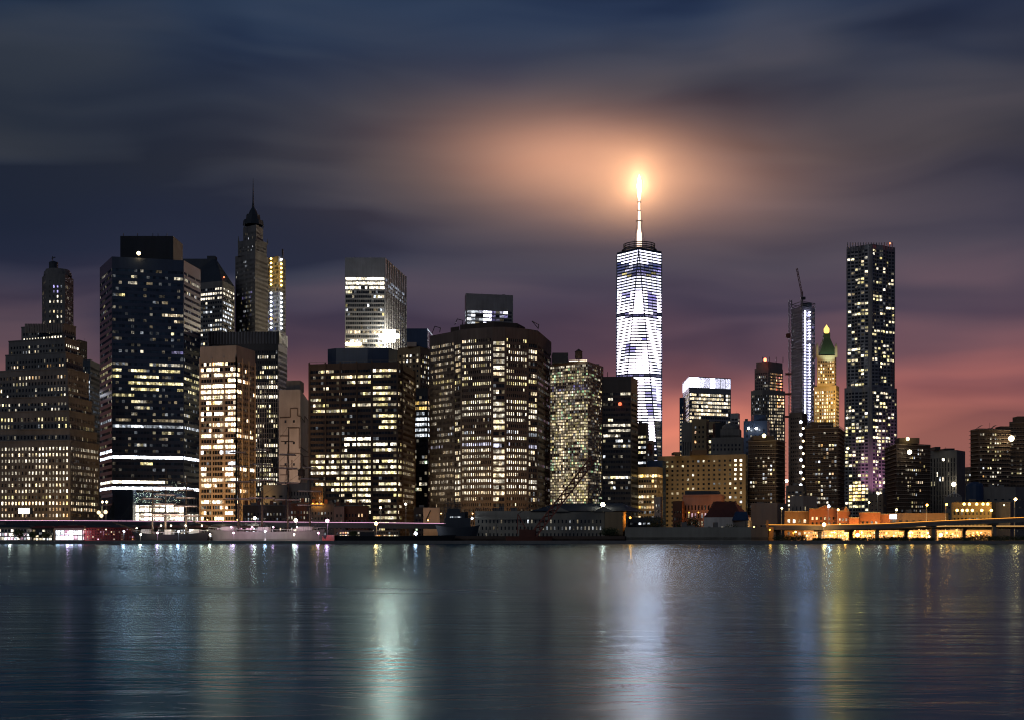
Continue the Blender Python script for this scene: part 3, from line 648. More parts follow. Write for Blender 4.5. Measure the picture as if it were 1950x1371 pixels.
# --- 16 gridded glass slab
b = Building('gridded_glass_slab', 'yellow lit glass slab of fine window grid with round water tank on roof', [(1047, 694), (1120, 688), (1149, 698)], 800, wall='concrete', minpx=11, cap=300)
L16 = dict(p=.72, s=.75, run=3, rows=(.45, .8, 1, 1.2, 1.3), tints=('yellow', 'warm', 'white', 'warm', 'green', 'yellow'), dim=.5, bands=[(690, 702, .9, 'white', 1.2), (735, 748, .5, ('white', 'violet'), .6), (800, 840, .95, ('yellow', 'warm'), 1.3), (900, 950, .95, ('warm', 'yellow'), 1.3)], cols=[(1066, 1076, 800, 960, .95, 'warm', 2)])
b.shell(b.P, GZ, b.top, None, [dict(px=3.9, pz=5.45, fx=.84, fz=.7, rec=.2, lit=L16, m=(.3, .3, .2, .7)), dict(x=1.9, pz=5.45, fx=.82, fz=.66, rec=.2, lit=dict(L16, p=.3, bands=(), dim=.25), m=(.3, .3, .2, .7))])
rooftop(b, 1052, 1082, 672, depth=12, mat='slate', name='machine_room', dy=5)
water_tank(b, 1102, 690, 806); rooftop(b, 1083, 1115, 686, depth=8, mat='grey', name='roof_deck', dy=3)
mb = MB(); mb.bar((wx(1084, 800), 801, wz(687, 800)), (wx(1118, 800), 801, wz(686, 800)), .3); b.part('roof_light_strip', mb, mat_lit('warm', 4)); b.finish()
# --- 17 black block
b = Building('black_office_block', 'black office block with three window bays, left of the glowing glass skyscraper', [(1146, 717), (1202, 716), (1215, 723)], 820, wall='black', minpx=16, cap=260)
b.shell(b.P, GZ, b.top, None, px=4.6, pz=10, fx=.88, fz=.5, rec=.3, m=(.5, .3, .3, 2.8), lit=dict(p=.2, s=1.5, run=3, tints=('white', 'white', 'yellow', 'cool'), bands=[(744, 764, .8, 'white', 1.3), (805, 833, .45, 'white')], dim=.12))
mb = MB(); mb.bar((wx(1157, 824), 824, b.top), (wx(1157, 824), 824, wz(708, 824)), .25); b.part('antenna', mb, W['black']); 
for px_, py_ in ((1181, 768),): lamp_ball(b.root, wx(px_, 816), 817, wz(py_, 816), 1.1, 'red', 3, 0, 'warning_light')
b.finish()

# --- 18 the glowing tapered skyscraper
DW = 1900.0
root = thing('tapered_glass_skyscraper', 'tallest glowing blue white glass skyscraper with tapering edges and lit mast', 'skyscraper', (wx(1222, DW), DW + 33, GZ))
cxw, cyw = wx(1221.5, DW), DW + 33; zB, zT = 56.0, wz(476, DW); hs = 33.0; rotw = R(-7)
def wsec(z):
    f = (z - zB) / (zT - zB); f = min(max(f, 0), 1); pts = []
    base = [(-hs, -hs), (hs, -hs), (hs, hs), (-hs, hs)]; top = [(0, -hs), (hs, 0), (0, hs), (-hs, 0)]
    # each base corner runs up to two top corners and each top corner down to two base corners: an eight sided section
    for i in range(4):
        A = base[i]; T1 = top[i - 1]; T2 = top[i]
        pts.append((A[0] * (1 - f) + T1[0] * f, A[1] * (1 - f) + T1[1] * f)); pts.append((A[0] * (1 - f) + T2[0] * f, A[1] * (1 - f) + T2[1] * f))
    ca, sa = math.cos(rotw), math.sin(rotw)
    return [(cxw + x * ca - y * sa, cyw + x * sa + y * ca) for x, y in pts]
wall = MB(); panes = []; wr = random.Random(5)
wall.prism(wsec(zB), GZ, zB)
nfl = 84; fh = (zT - zB) / nfl
for k in range(nfl):
    z0 = zB + k * fh; zs = z0 + fh * .50; z1 = z0 + fh
    A, B, C_ = wsec(z0), wsec(zs), wsec(z1)
    c0 = (cxw, cyw)
    inn = lambda p: (p[0] + (c0[0] - p[0]) * .012, p[1] + (c0[1] - p[1]) * .012)
    for i in range(8):
        j = (i + 1) % 8
        wall.face([(*A[i], z0), (*A[j], z0), (*B[j], zs), (*B[i], zs)], 0)
        wall.face([(*B[i], zs), (*B[j], zs), (*inn(B[j]), zs), (*inn(B[i]), zs)], 0)
        wall.face([(*C_[j], z1), (*C_[i], z1), (*inn(C_[i]), z1), (*inn(C_[j]), z1)], 0)
        vis = (B[i][1] + B[j][1]) / 2 < cyw + 5
        Lh = math.dist(B[i], B[j])
        if not vis or Lh < .5:
            wall.face([(*inn(B[i]), zs), (*inn(B[j]), zs), (*inn(C_[j]), z1), (*inn(C_[i]), z1)], 1); continue
        n = max(1, round(Lh / 9.5))
        for q in range(n):
            f0, f1 = q / n, (q + 1) / n; g = .012 * (1 if n > 1 else 0)
            lp = lambda P, f: tuple(Vector(P[i]).lerp(Vector(P[j]), f))
            quad = [(*inn(lp(B, f0 + g)), zs), (*inn(lp(B, f1 - g)), zs), (*inn(lp(C_, f1 - g)), z1), (*inn(lp(C_, f0 + g)), z1)]
            panes.append((quad, k, i))
            wall.face([(*inn(lp(B, max(0, f0 - g))), zs - .01), (*inn(lp(B, f0 + g)), zs - .01), (*inn(lp(C_, f0 + g)), z1), (*inn(lp(C_, max(0, f0 - g))), z1)], 0)
wall.face([(*p, zT) for p in wsec(zT)], 0)
wall.build('wall', [W['navy'], W['navy']], root)
EV = lambda tn, st: mat_lit(tn, st, even=True)
def wtc_mat(py, pxx, face):
    n_ = noise.noise(Vector((pxx * .055, py * .022, 3.3))) + .5 * noise.noise(Vector((pxx * .12, py * .07, 9.1)))
    if 476 <= py < 503: return EV('ice', 4)
    if 503 <= py < 521:
        if 511 < py < 518 and wr.random() < .35: return mat_lit('violet', 1)
        return EV('blue', .25) if wr.random() < .8 else mat_lit('ice', .5)
    if 521 <= py < 528: return mat_lit('violet', .5) if wr.random() < .6 else mat_lit('yellow', .5)
    if 528 <= py < 556: return EV('ice', 2.5)
    if py > 842 or (py > 800 and pxx > 1252): return EV('ice', 1.5) if wr.random() < .5 and pxx < 1252 else (GLASSB if wr.random() < .75 else mat_lit('white', 1))
    if 598 <= py < 604 or 711 <= py < 719: return mat_lit('violet', .25)
    if n_ > .05: return EV('glow', 14)
    if n_ > -.12: return EV('glow', 9)
    if n_ > -.42: return EV('ice', 2.5)
    return EV('violet', .9)
areas = sorted(range(len(panes)), key=lambda i: -math.dist(panes[i][0][0], panes[i][0][1]))
single = set(areas[:300]); rest = MB(); mats = []; idx = {}; off = root.location
for i, (quad, k, face) in enumerate(panes):
    c = [sum(q[a_] for q in quad) / 4 for a_ in range(3)]; pxx, py = topix(c); mt = wtc_mat(py, pxx, face)
    if i in single:
        me = bpy.data.meshes.new('window'); me.from_pydata([(q[0] - c[0], q[1] - c[1], q[2] - c[2]) for q in quad], [], [(0, 1, 2, 3)]); me.materials.append(mt)
        o = link('window', me, root); o.location = Vector(c) - off
    else:
        if mt.name not in idx: idx[mt.name] = len(mats); mats.append(mt)
        v = len(rest.v); rest.v += quad; rest.f.append([v, v + 1, v + 2, v + 3]); rest.mi.append(idx[mt.name])
rest.build('window_panes', mats, root, 'stuff')
mb = MB()
for i in range(8):   # metal corner edges
    a, c2 = wsec(zB)[i], wsec(zT)[i]; mb.bar((*a, zB), (*c2, zT), 1.15)
mb.build('edge_trim', W['navy'], root, 'stuff')
zr = zT
mb = MB(); mb.prism(wsec(zT), zT, zT + 3.5); mb.build('parapet', W['navy'], root)
mb = MB()
for zz_ in (zr + 7.5, zr + 10.5, zr + 13.5): mb.ring((cxw, cyw), 22.6, 23.6, zz_, zz_ + 1.2, 32)
mb.ring((cxw, cyw), 22, 26, zr + 5, zr + 6.2, 32)
for i in range(16):
    a = 2 * math.pi * i / 16; mb.bar((cxw + 23 * math.cos(a), cyw + 23 * math.sin(a), zr + 2), (cxw + 23 * math.cos(a), cyw + 23 * math.sin(a), zr + 14), .4)
mb.build('antenna_ring', W['slate'], root)
zy = lambda y: wz(y, cyw)
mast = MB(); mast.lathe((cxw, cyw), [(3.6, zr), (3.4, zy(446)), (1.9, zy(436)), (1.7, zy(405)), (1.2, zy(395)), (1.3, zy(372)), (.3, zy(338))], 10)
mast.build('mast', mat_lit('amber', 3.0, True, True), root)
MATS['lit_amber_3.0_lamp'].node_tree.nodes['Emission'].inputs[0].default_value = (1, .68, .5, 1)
for yy in (423, 403, 387):
    r_ = 4.8 if yy > 410 else 3.0; m_ = MB(); m_.ring((cxw, cyw), r_ - 1.2, r_, zy(yy), zy(yy - 2), 16); m_.build('mast_collar', W['fin'], root)
m_ = MB()
for a in (0, 1, 2, 3):
    t_ = R(45 + 90 * a); m_.bar((cxw + 13 * math.cos(t_), cyw + 13 * math.sin(t_), zr + 6), (cxw + 3.5 * math.cos(t_), cyw + 3.5 * math.sin(t_), zy(424)), .22)
m_.build('stay_cable', W['fin'], root, 'stuff')
m_ = MB(); m_.lathe((cxw, cyw), [(.2, zy(388)), (2.2, zy(372)), (3.2, zy(356)), (2.6, zy(345)), (.3, zy(334))], 12); m_.build('beacon', mat_lit('warm', 22, True, True), root)
ld = bpy.data.lights.new('beacon_light', 'POINT'); ld.energy = 3.4e6; ld.color = (1, .52, .25); ld.shadow_soft_size = 6
lo = bpy.data.objects.new('beacon_light', ld); COL.objects.link(lo); lo.parent = root; lo.location = Vector((cxw, cyw, zy(350))) - off
# low cloud caught in the light of the mast
mc = bpy.data.materials.new('low_cloud'); mc.use_nodes = True; t = NT(mc.node_tree)
oc = t.new('ShaderNodeTexCoord').outputs['Object']
rad = t.new('ShaderNodeVectorMath', {0: oc}, operation='LENGTH').outputs['Value']
fall = t.new('ShaderNodeMapRange', {0: rad, 1: .15, 2: .98, 3: 1.0, 4: 0.0}, interpolation_type='SMOOTHSTEP').outputs[0]
cn = t.new('ShaderNodeTexNoise', {'Vector': oc, 'Scale': 1.7, 'Detail': 2.0}).outputs[0]
den = t.m('MULTIPLY', t.m('MULTIPLY', fall, t.m('ADD', .3, cn)), .0011)
vs = t.new('ShaderNodeVolumeScatter', {'Color': (1, .95, .9, 1), 'Density': den, 'Anisotropy': 0.0})
t.l.new(vs.outputs[0], t.new('ShaderNodeOutputMaterial').inputs['Volume'])
mb = MB(); mb.lathe((0, 0), [(.001 if abs(math.sin(R(a))) > .999 else math.cos(R(a)), math.sin(R(a))) for a in range(-90, 91, 15)], 20)
cl_o = mb.build('cloud', mc, None, 'stuff'); cl_o.location = (cxw - 25, cyw - 10, zy(352)); cl_o.scale = (190, 150, 105)

# --- small blocks right of it
bld('grey_banded_block', 'small grey block with lit floor bands below the glowing skyscraper', [(1209, 804, 880), (1231, 804, 876), (1235, 806, 884)], wall='grey', px=5, pz=10, fx=.9, fz=.45, m=(.2, .2, .2, 2.2), lit=dict(p=.5, s=1.4, run=3, tints=('white', 'yellow', 'cool'), bands=[(880, 890, 1, 'cool', 2)]), minpx=14)
b = bld('slim_pale_block', 'slim pale block with water tank beside the small grey banded block', [(1231, 838, 860), (1243, 838, 858), (1246, 840, 864)], wall='concrete', px=5, pz=10, fx=.5, fz=.4, lit=dict(p=.2), finish=False)
water_tank(b, 1237, 862, 852, 1.8, 3.2, 'rust'); b.finish()
bld('blue_flat_block', 'low dark blue flat block at the foot of the glowing skyscraper', [(1232, 876, 850), (1262, 876, 846), (1268, 877, 856)], wall='blue', px=8, pz=16, fx=.5, fz=.3, lit=dict(p=.05))
bld('amber_lit_block', 'low block with amber lit upper floors beside the black office block', [(1209, 888, 840), (1252, 888, 834), (1262, 889, 846)], wall='tan', minpx=16, px=5.2, pz=10, fx=.82, fz=.5, lit=dict(p=.5, s=1.5, run=2, tints=('gold', 'yellow', 'warm', 'amber', 'white'), bands=[(896, 906, 1, 'gold', 3)]))
# --- far white crowned tower
b = Building('white_crowned_glass_tower', 'far glass tower with glowing white crown and yellow lit floors', [(1300, 729), (1312, 716), (1392, 720)], 1850, wall='steel', minpx=9, cap=300)
zc = wz(738, 1850); b.shell(b.P, GZ, zc, None, px=5, pz=7.2, fx=.9, fz=.6, rec=.3, lit=dict(p=.6, s=3, run=4, tints=('warm', 'white', 'yellow'), bands=[(738, 776, .95, ('warm', 'white')), (776, 870, .6, 'warm')]))
b.shell(b.P, zc, b.top, None, px=11.4, pz=22, fx=.95, fz=.9, m=(.05, .05, .02, .02), rec=.3, lit=dict(p=1, rows=(1,), s=4, tints=('ice',))); b.finish()
bld('slender_blue_tower', 'slender blue tower with string of warm edge lights left of the white crowned tower', [(1294, 756, 1700), (1302, 756, 1695), (1306, 757, 1706)], wall='blue', px=4, pz=7, fx=.5, fz=.5, lit=dict(p=.3, s=2, tints=('warm', 'amber'), bands=[(756, 790, .1), (790, 880, .9)]))
bld('white_capped_far_tower', 'thin far tower with pink white glowing cap, right of the white crowned tower', [(1391, 786, 1800), (1406, 786, 1795), (1409, 787, 1806)], wall='steel', px=5, pz=7, fx=.9, fz=.55, lit=dict(p=.7, s=1.8, tints=('warm', 'white'), bands=[(784, 793, 1, 'pink', 5)]))
bld('fluted_grey_block', 'plain fluted grey block below the white crowned tower', [(1298, 803, 1010), (1318, 803, 1005), (1322, 804, 1015)], wall='grey', px=5, pz=30, fx=.35, fz=.9, lit=dict(p=0, dim=.05, bands=[(850, 880, .3, 'white')]), rec=.8)
bld('beige_stair_block', 'beige block with orange stairwell lights below the white crowned tower', [(1318, 797, 990), (1345, 797, 985), (1350, 798, 995)], wall='tan', px=9, pz=9, fx=.4, fz=.5, lit=dict(p=0, cols=[(1318, 1326, 815, 860, .7, 'orange', 2)]))
bld('yellow_windowed_block', 'block with four wide yellow lit floors between beige block and domed stone block', [(1343, 802, 1020), (1370, 802, 1015), (1374, 803, 1025)], wall='tan', minpx=12, px=5, pz=10, fx=.9, fz=.5, lit=dict(p=.85, s=1.6, run=5, tints=('yellow', 'gold', 'white')))
# --- stone block with arched pavilion
b = Building('arched_pavilion_block', 'old stone block with arched roof pavilion and five lit windows below it', [(1345, 862, 950), (1416, 862, 940), (1424, 864, 955)], wall='limestone', minpx=12)
b.shell(b.P, GZ, b.top, None, px=7, pz=11, fx=.45, fz=.55, lit=dict(p=.2))
def tier(l, r, yb, yt, D, **kw):
    b.shell([pt(l, D + 3), pt(r, D), pt(r + 4, D + 14)], wz(yb, 940) - .5, wz(yt, D), 14, **kw)
tier(1354, 1414, 862, 832, 944, px=7, pz=9, fx=.45, fz=.55, lit=dict(p=.1, bands=[(834, 844, 1, 'warm', 2, 1374, 1410)]))
tier(1372, 1408, 832, 816, 948, px=9, pz=14, fx=.4, fz=.6, lit=dict(p=0))
mb = MB(); cp = (wx(1391, 956), 956); mb.lathe(cp, [(6.4, wz(817, 956)), (6.2, wz(813, 956)), (5, wz(809, 956)), (2.6, wz(806, 956)), (.5, wz(804, 956))], 14); b.part('dome', mb, W['limestone'])
rooftop(b, 1362, 1382, 804, D=975, depth=12, mat='black', name='dark_annex', dy=0); b.finish()
# --- wide tan apartment slab
b = Building('long_tan_apartment_slab', 'long tan apartment slab with dark window columns and blazing stairwell at right', [(1252, 864, 862), (1420, 864, 838), (1424, 866, 850)], wall='tan', minpx=14, cap=300)
lt = dict(p=.2, s=1.5, run=1, rows=(1,), tints=('white', 'yellow', 'yellow', 'cool', 'warm'), dim=.1, cols=[(1395, 1414, 868, 918, 1, 'warm', 6)])
b.shell(b.P, GZ, b.top, 18, px=10.4, pz=8.6, fx=.40, fz=.46, lit=lt, rec=.35, m=(.4, .4, .5, .8))
rooftop(b, 1283, 1297, 860, mat='darkbrick', name='lift_house'); rooftop(b, 1318, 1346, 856, mat='darkbrick', name='tank_house'); b.finish()
tl = bpy.data.objects['long_tan_apartment_slab']
for px_ in (1268, 1300, 1335, 1370, 1405): uplight(tl, wx(px_, 800), 800, 5, wx(px_, 845), 848, 34, 9000, (1, .68, .30), 120)  # bare spots added to warm the slab's front wall
# --- right group: construction block with red light
b = Building('part_built_block', 'part built tower with orange and white lit bays and red warning light on top', [(1430, 742, 1310), (1452, 742, 1300), (1495, 744, 1312)], wall='grey', minpx=8, cap=220)
b.shell(b.P, GZ, b.top, 26, px=3.7, pz=6.2, fx=.6, fz=.6, rec=.8, lit=dict(p=.3, s=1.3, run=1.2, tints=('white', 'cool'), cols=[(1464, 1478, 700, 745, .95, 'amber', 2.5), (1478, 1492, 700, 775, .98, ('orange', 'amber'), 3), (1464, 1478, 745, 820, .9, 'warm', 1), (1478, 1492, 775, 870, .9, 'warm', 1), (1478, 1492, 700, 720, 1, 'red', 2), (1440, 1462, 742, 860, .22, 'cool')]))
def t2(l, c, r, yt, D, **kw): b.shell([pt(l, D + 8), pt(c, D), pt(r, D + 14)], wz(744, 1300) - .5, wz(yt, D), 18, **kw)
k2 = dict(px=3.7, pz=6.2, fx=.6, fz=.6, rec=.8, lit=dict(p=.12, s=1.2, run=1.2, tints=('white', 'cool'), cols=[(1464, 1478, 706, 745, .95, 'amber', 2.5), (1478, 1492, 706, 745, .98, ('orange', 'red'), 3)]))
t2(1437, 1463, 1491, 700, 1304, **k2); t2(1440, 1462, 1490, 688, 1306, px=10, pz=20, fx=.4, fz=.3, lit=dict(p=0))
lamp_ball(b.root, wx(1457, 1300), 1300, wz(685, 1300), 1.6, 'red', 10, 2500, 'warning_light')
mb = MB()
for px_ in (1452, 1465, 1478, 1491): mb.bar((wx(px_, 1312), 1312, wz(690, 1312)), (wx(px_, 1312), 1312, wz(680, 1312)), .35)
b.part('formwork_post', mb, W['black'], 'stuff'); b.finish()
# --- slim tower under construction with crane and hoist
b = Building('tower_under_construction', 'slim tower under construction with two columns of white work lights and hoist', [(1508, 590), (1528, 583), (1552, 588)], 1500, wall='steel', minpx=8, cap=220)
b.shell(b.P, GZ, b.top, None, [dict(px=3.6, pz=5.6, fx=.6, fz=.62, rec=.8, lit=dict(p=.16, s=1.2, run=1, tints=('cool', 'violet', 'ice'))), dict(x=2.7, pz=5.6, fx=.7, fz=.66, rec=1.0, lit=dict(p=.3, s=1.2, run=1, tints=('ice', 'pink', 'violet'), dim=.3))])
D = 1500; mb = MB(); P = b.closed()
for i in range(4): mb.bar((*P[i], b.top - 1), (*P[i], wz(574, D)), .5)
for yy in (580, 574):
    for i in range(4): mb.bar((*P[i], wz(yy, D)), (*P[(i + 1) % 4], wz(yy, D)), .4)
b.part('open_frame', mb, W['grey'])
rooftop(b, 1529, 1546, 577, D=1508, depth=9, mat='slate', name='core', dy=0)
for r in range(38):
    yy = 594 + r * 5.65
    if yy > 800: break
    for px_ in (1533.5, 1543.5):
        if r in (2, 10) and px_ > 1540: continue
        lamp_ball(b.root, wx(px_, 1502), 1504 + (px_ - 1528) * .35 - 2.5, wz(yy, 1502), .95 if r < 13 else .8, 'ice', 24, 0, 'work_light')
b.finish()
def lattice(mb, a, c, wd, step, r=.15, m=0):
    a, c = Vector(a), Vector(c); d = (c - a); n = max(2, int(d.length / step)); u = d.normalized()
    s1 = u.cross(Vector((0, 1, 0))); s1 = s1.normalized() * wd / 2 if s1.length > .01 else Vector((wd / 2, 0, 0)); s2 = u.cross(s1).normalized() * wd / 2
    cs = [s1 + s2, s1 - s2, -s1 - s2, -s1 + s2]
    for q in cs: mb.bar(a + q, c + q, r, 4, m)
    for i in range(n):
        p0, p1 = a + d * i / n, a + d * (i + 1) / n
        for k in range(4): mb.bar(p0 + cs[k], p1 + cs[(k + 1) % 4], r * .7, 3, m)
h = thing('hoist_tower', 'dark red lattice hoist mast up the left side of the tower under construction', 'hoist', (wx(1505, 1495), 1495, GZ))
mb = MB(); lattice(mb, (wx(1505, 1495), 1495, GZ), (wx(1505, 1495), 1495, wz(572, 1495)), 3.2, 3.6, .32); mb.build('mast', W['fin'], h)
for yy in (640, 712, 750, 793): 
    mb = MB(); mb.box((wx(1501, 1494), 1494, wz(yy, 1494)), (7 if yy > 700 else 5, 3, 2.2 if yy > 700 else 5)); mb.build('platform', W['rust'], h)
cr = thing('tower_crane', 'tower crane with raised jib on top of the tower under construction', 'crane', (wx(1527, 1502), 1502, b.top))
mb = MB(); zt = wz(572, 1502); lattice(mb, (wx(1527, 1502), 1502, b.top - 1), (wx(1527, 1502), 1502, wz(556, 1502)), 2.0, 2.6, .3); mb.build('tower', W['black'], cr)
mb = MB(); lattice(mb, (wx(1527, 1502), 1501, wz(562, 1502)), (wx(1517, 1502), 1501, wz(512, 1502)), 1.5, 3, .22); mb.build('jib', W['rust'], cr)
mb = MB(); mb.box((wx(1529, 1502), 1501, wz(569, 1502)), (5, 3, 3)); mb.build('cab', W['black'], cr)
# --- golden lit gothic tower with green pyramid
b = Building('green_pyramid_tower', 'golden lit ornate stone tower with green pyramid roof and glowing lantern', [(1550, 733, 1418), (1592, 733, 1405), (1598, 735, 1420)], wall='cream', minpx=6, cap=260)
lg = dict(p=.88, s=3.2, run=1.2, rows=(1, 1, .8), tints=('gold', 'yellow', 'warm'), bands=[(733, 745, .3)], dim=.2)
b.shell(b.P, GZ, b.top, 24, px=4.6, pz=6.9, fx=.55, fz=.6, rec=.5, lit=lg)
def t3(l, r, yb, yt, D, **kw): b.shell([pt(l, D + 1), pt(r, D), pt(r + 2.5, D + 12)], wz(yb, 1405) - .5, wz(yt, D), 14, **kw)
t3(1556, 1590, 733, 677, 1408, px=4.6, pz=6.9, fx=.5, fz=.55, lit=dict(lg, p=.7))
D = 1418; zf = lambda y: wz(y, D); xL, xR = wx(1557, D), wx(1591, D); xm = (xL + xR) / 2
mb = MB(); q0 = [(xL, 1410), (xR, 1410), (xR, 1429), (xL, 1429)]; q1 = [(xm - 3.4, D - 2.5), (xm + 3.4, D - 2.5), (xm + 3.4, D + 3.5), (xm - 3.4, D + 3.5)]
mb.prism(q0, zf(677), zf(645), 0, None, q1); mb.prism(q1, zf(645), zf(636), 0); b.part('pyramid_roof', mb, W['green'])
mb = MB(); mb.lathe((xm, D), [(1.2, zf(636)), (2.9, zf(633)), (3.0, zf(627)), (1.4, zf(623)), (.1, zf(619))], 10); b.part('lantern', mb, mat_lit('gold', 2.6, True, True))
mb = MB()
for px_ in (1556, 1592):
    for dd in (0, 14):
        x_ = wx(px_, 1409); mb.box((x_, 1409 + dd, zf(672)), (2.4, 2.4, 12)); mb.lathe((x_, 1409 + dd), [(1.5, zf(663)), (.1, zf(655))], 6)
b.part('corner_turret', mb, W['cream'], 'stuff')
gl = bpy.data.lights.new('facade_light', 'POINT'); gl.energy = 60000; gl.color = TINT['gold']; gl.shadow_soft_size = 2
go = bpy.data.objects.new('facade_light', gl); COL.objects.link(go); go.parent = b.root; go.location = Vector((xm, 1375, zf(760))) - b.root.location
uplight(b.root, xm, 1398, zf(690), xm, 1416, zf(655), 7000, (.75, 1, .6), 110)
b.finish()
# --- rippled steel apartment tower
b = Building('rippled_steel_apartment_tower', 'tall rippled steel apartment tower with scattered yellow windows and pink lit foot', [(1608, 735, 1166), (1655, 735, 1152), (1660, 735, 1150), (1708, 735, 1168)], wall='steel', minpx=9, cap=300)
def rip_(ph): return lambda u, z, L: 1.5 * math.sin(u * .42 + ph + 1.8 * math.sin(z * .035 + ph)) * (0.3 + .7 * math.sin(math.pi * min(max(u / L, 0), 1)))
lr = dict(p=.23, s=2.4, run=1.6, tints=('yellow', 'warm', 'yellow', 'yellow', 'white'), dim=.12, cols=[(1612, 1655, 470, 482, .6, 'yellow', 1), (1613, 1645, 925, 955, .95, 'gold', 2), (1668, 1678, 750, 940, .75, ('warm', 'white'), 1), (1636, 1650, 650, 720, .55, ('warm', 'yellow'), 1), (1655, 1686, 880, 935, .45, ('pink', 'warm'), 1.3)])
kw = dict(px=6.6, pz=6.6, fx=.8, fz=.6, rec=.3)
fl = lambda k: [dict(kw, lit=lr, warp=rip_(0 + k)), None, dict(kw, lit=lr, warp=rip_(2 + k))]
b.shell(b.P, GZ, b.top, 26, fl(0))
P2 = [pt(1612, 1168), pt(1655, 1155), pt(1660, 1153), pt(1704, 1168)]; b.shell(P2, b.top - .5, wz(466, 1155), 22, fl(1))
b.mb.face([(*p, GZ) for p in b.closed(b.P, 26)], 1)
D = 1160
mb = MB()
for px_ in range(1614, 1704, 5): mb.box((wx(px_, D), D, wz(469, D)), (.7, .7, 6))
b.part('crown_fin', mb, W['steel'], 'stuff')
lamp_ball(b.root, wx(1695, 1158), 1158, wz(464, 1158), .7, 'red', 8, 0, 'warning_light')
for xx_ in (1663, 1680): uplight(b.root, wx(xx_, 1120), 1120, wz(955, 1120), wx(1672, 1155), 1155, wz(890, 1155), 52000, (1, .38, .66), 52)
b.finish()
# --- low blue roofed block with two lamps
b = bld('navy_machine_block', 'navy roofed block with two bright white lamps in front of part built tower', [(1416, 800, 905), (1461, 800, 900), (1466, 802, 912)], wall='navy', px=8, pz=11, fx=.4, fz=.4, lit=dict(p=.15), finish=False)
rooftop(b, 1436, 1458, 789, mat='navy')
for px_ in (1425.5, 1440): lamp_ball(b.root, wx(px_, 897), 897, wz(815, 897), .9, 'cool', 18, 1500, 'lamp')
b.finish()
# --- balcony apartment blocks
def balconies(b, i0, i1, pz, y0, step=2):
    """thin pale slab edges across the front, one per storey"""
    mb = MB(); k = b.Dn / F; z = b.top - 1.0
    while z > GZ + 5:
        for i in range(i0, i1):
            a, c2 = b.P[i], b.P[i + 1]; t_ = (c2 - a).normalized(); nn = Vector((t_.y, -t_.x)) * 1.1
            mb.prism([tuple(a + nn), tuple(c2 + nn), tuple(c2 + nn * .02), tuple(a + nn * .02)], z, z + .22)
        z -= pz * k
    return b.part('balcony_slab', mb, W['cream'], 'stuff')
def apt(label, pts, D0, lit, pz=7.9, wall='darkbrick', ph=None, bal=True, px=5.2, back=None, **k):
    b = Building('apartment_block', label, pts, D0, wall=wall, minpx=12, cap=260, group='dark apartment blocks on the right')
    b.shell(b.P, GZ, b.top, back, px=px, pz=pz, fx=.74, fz=.5, rec=.7, lit=lit, m=(.5, .5, .4, .9))
    if bal: balconies(b, 0, len(b.P) - 1, pz, 0)
    for x0, x1, y in (ph or ()): rooftop(b, x0, x1, y, mat='darkbrick', dy=5, depth=9)
    return b
la = lambda cols, p=.05: dict(p=p, s=1.6, run=1.4, rows=(.3, 1, 1.8), tints=('white', 'warm', 'yellow', 'cool', 'amber'), cols=cols, dim=.1)
b = apt('dark apartment block with yellow roof lamp beneath the part built tower', [(1425, 838), (1478, 836), (1495, 840)], 850, la([(1434, 1476, 838, 848, .55, None), (1445, 1472, 870, 925, .4, None)], .1), ph=[(1434, 1474, 829)])
lamp_ball(b.root, wx(1455, 846), 846, wz(829, 846), 1.3, 'yellow', 7, 1500, 'roof_lamp'); b.finish()
b = apt('windowless dark tower with string of white landing lamps down its edge', [(1503, 786), (1527, 784), (1537, 788)], 900, dict(p=0, dim=.03), bal=False)
for i in range(12): lamp_ball(b.root, wx(1529.5 if i % 2 else 1525, 896), 896, wz(803 + i * 12, 896), 1.0 if i % 2 == 0 else .8, 'cool' if i % 2 == 0 else 'warm', 9, 0, 'landing_lamp')
b.finish()
b = apt('dark balcony apartment block directly left of the rippled steel tower', [(1534, 814), (1596, 812), (1608, 822)], 850, la([(1545, 1595, 830, 960, .33, None)]), ph=[(1546, 1587, 803)]); rail(b, b.P, b.top, 1.3, 'white', .1); b.finish()
b = apt('dark balcony apartment block directly right of the rippled steel tower', [(1685, 853), (1707, 843), (1772, 846)], 850, la([(1723, 1756, 850, 975, .42, None)]), ph=[(1712, 1751, 833)])
lamp_ball(b.root, wx(1734, 846), 852, wz(835, 852), 1.2, 'yellow', 7, 900, 'roof_lamp'); lamp_ball(b.root, wx(1732, 846), 846, wz(860, 846), 1.5, 'white', 9, 0, 'bright_window'); b.finish()
b = Building('fluted_concrete_block', 'fluted grey brown block with blank right wall between two dark apartment blocks', [(1769, 858, 960), (1822, 856, 950), (1838, 861, 966)], wall='limestone', minpx=12)
b.shell(b.P, GZ, b.top, None, [dict(px=5.4, pz=9, fx=.42, fz=.9, rec=.8, m=(.4, .4, .2, 1.6), lit=dict(p=.05, s=1.5, dim=.05, bands=[(925, 932, .3, 'warm')])), None])
rooftop(b, 1781, 1791, 850, mat='black', name='roof_tank'); rooftop(b, 1800, 1818, 853, mat='black', name='machine_room')
lamp_ball(b.root, wx(1799, 944), 947, wz(874, 944), 1.0, 'white', 6, 0, 'lamp'); lamp_ball(b.root, wx(1819, 944), 947, wz(921, 944), 1.7, 'white', 9, 900, 'floodlight'); b.finish()
b = apt('dark balcony block at far right with slanted rooftop panels', [(1848, 818), (1864, 815), (1924, 816)], 850, la([(1880, 1906, 820, 930, .42, ('white', 'yellow')), (1915, 1930, 835, 850, .9, 'warm')], .03), ph=[(1905, 1922, 811)], back=24)
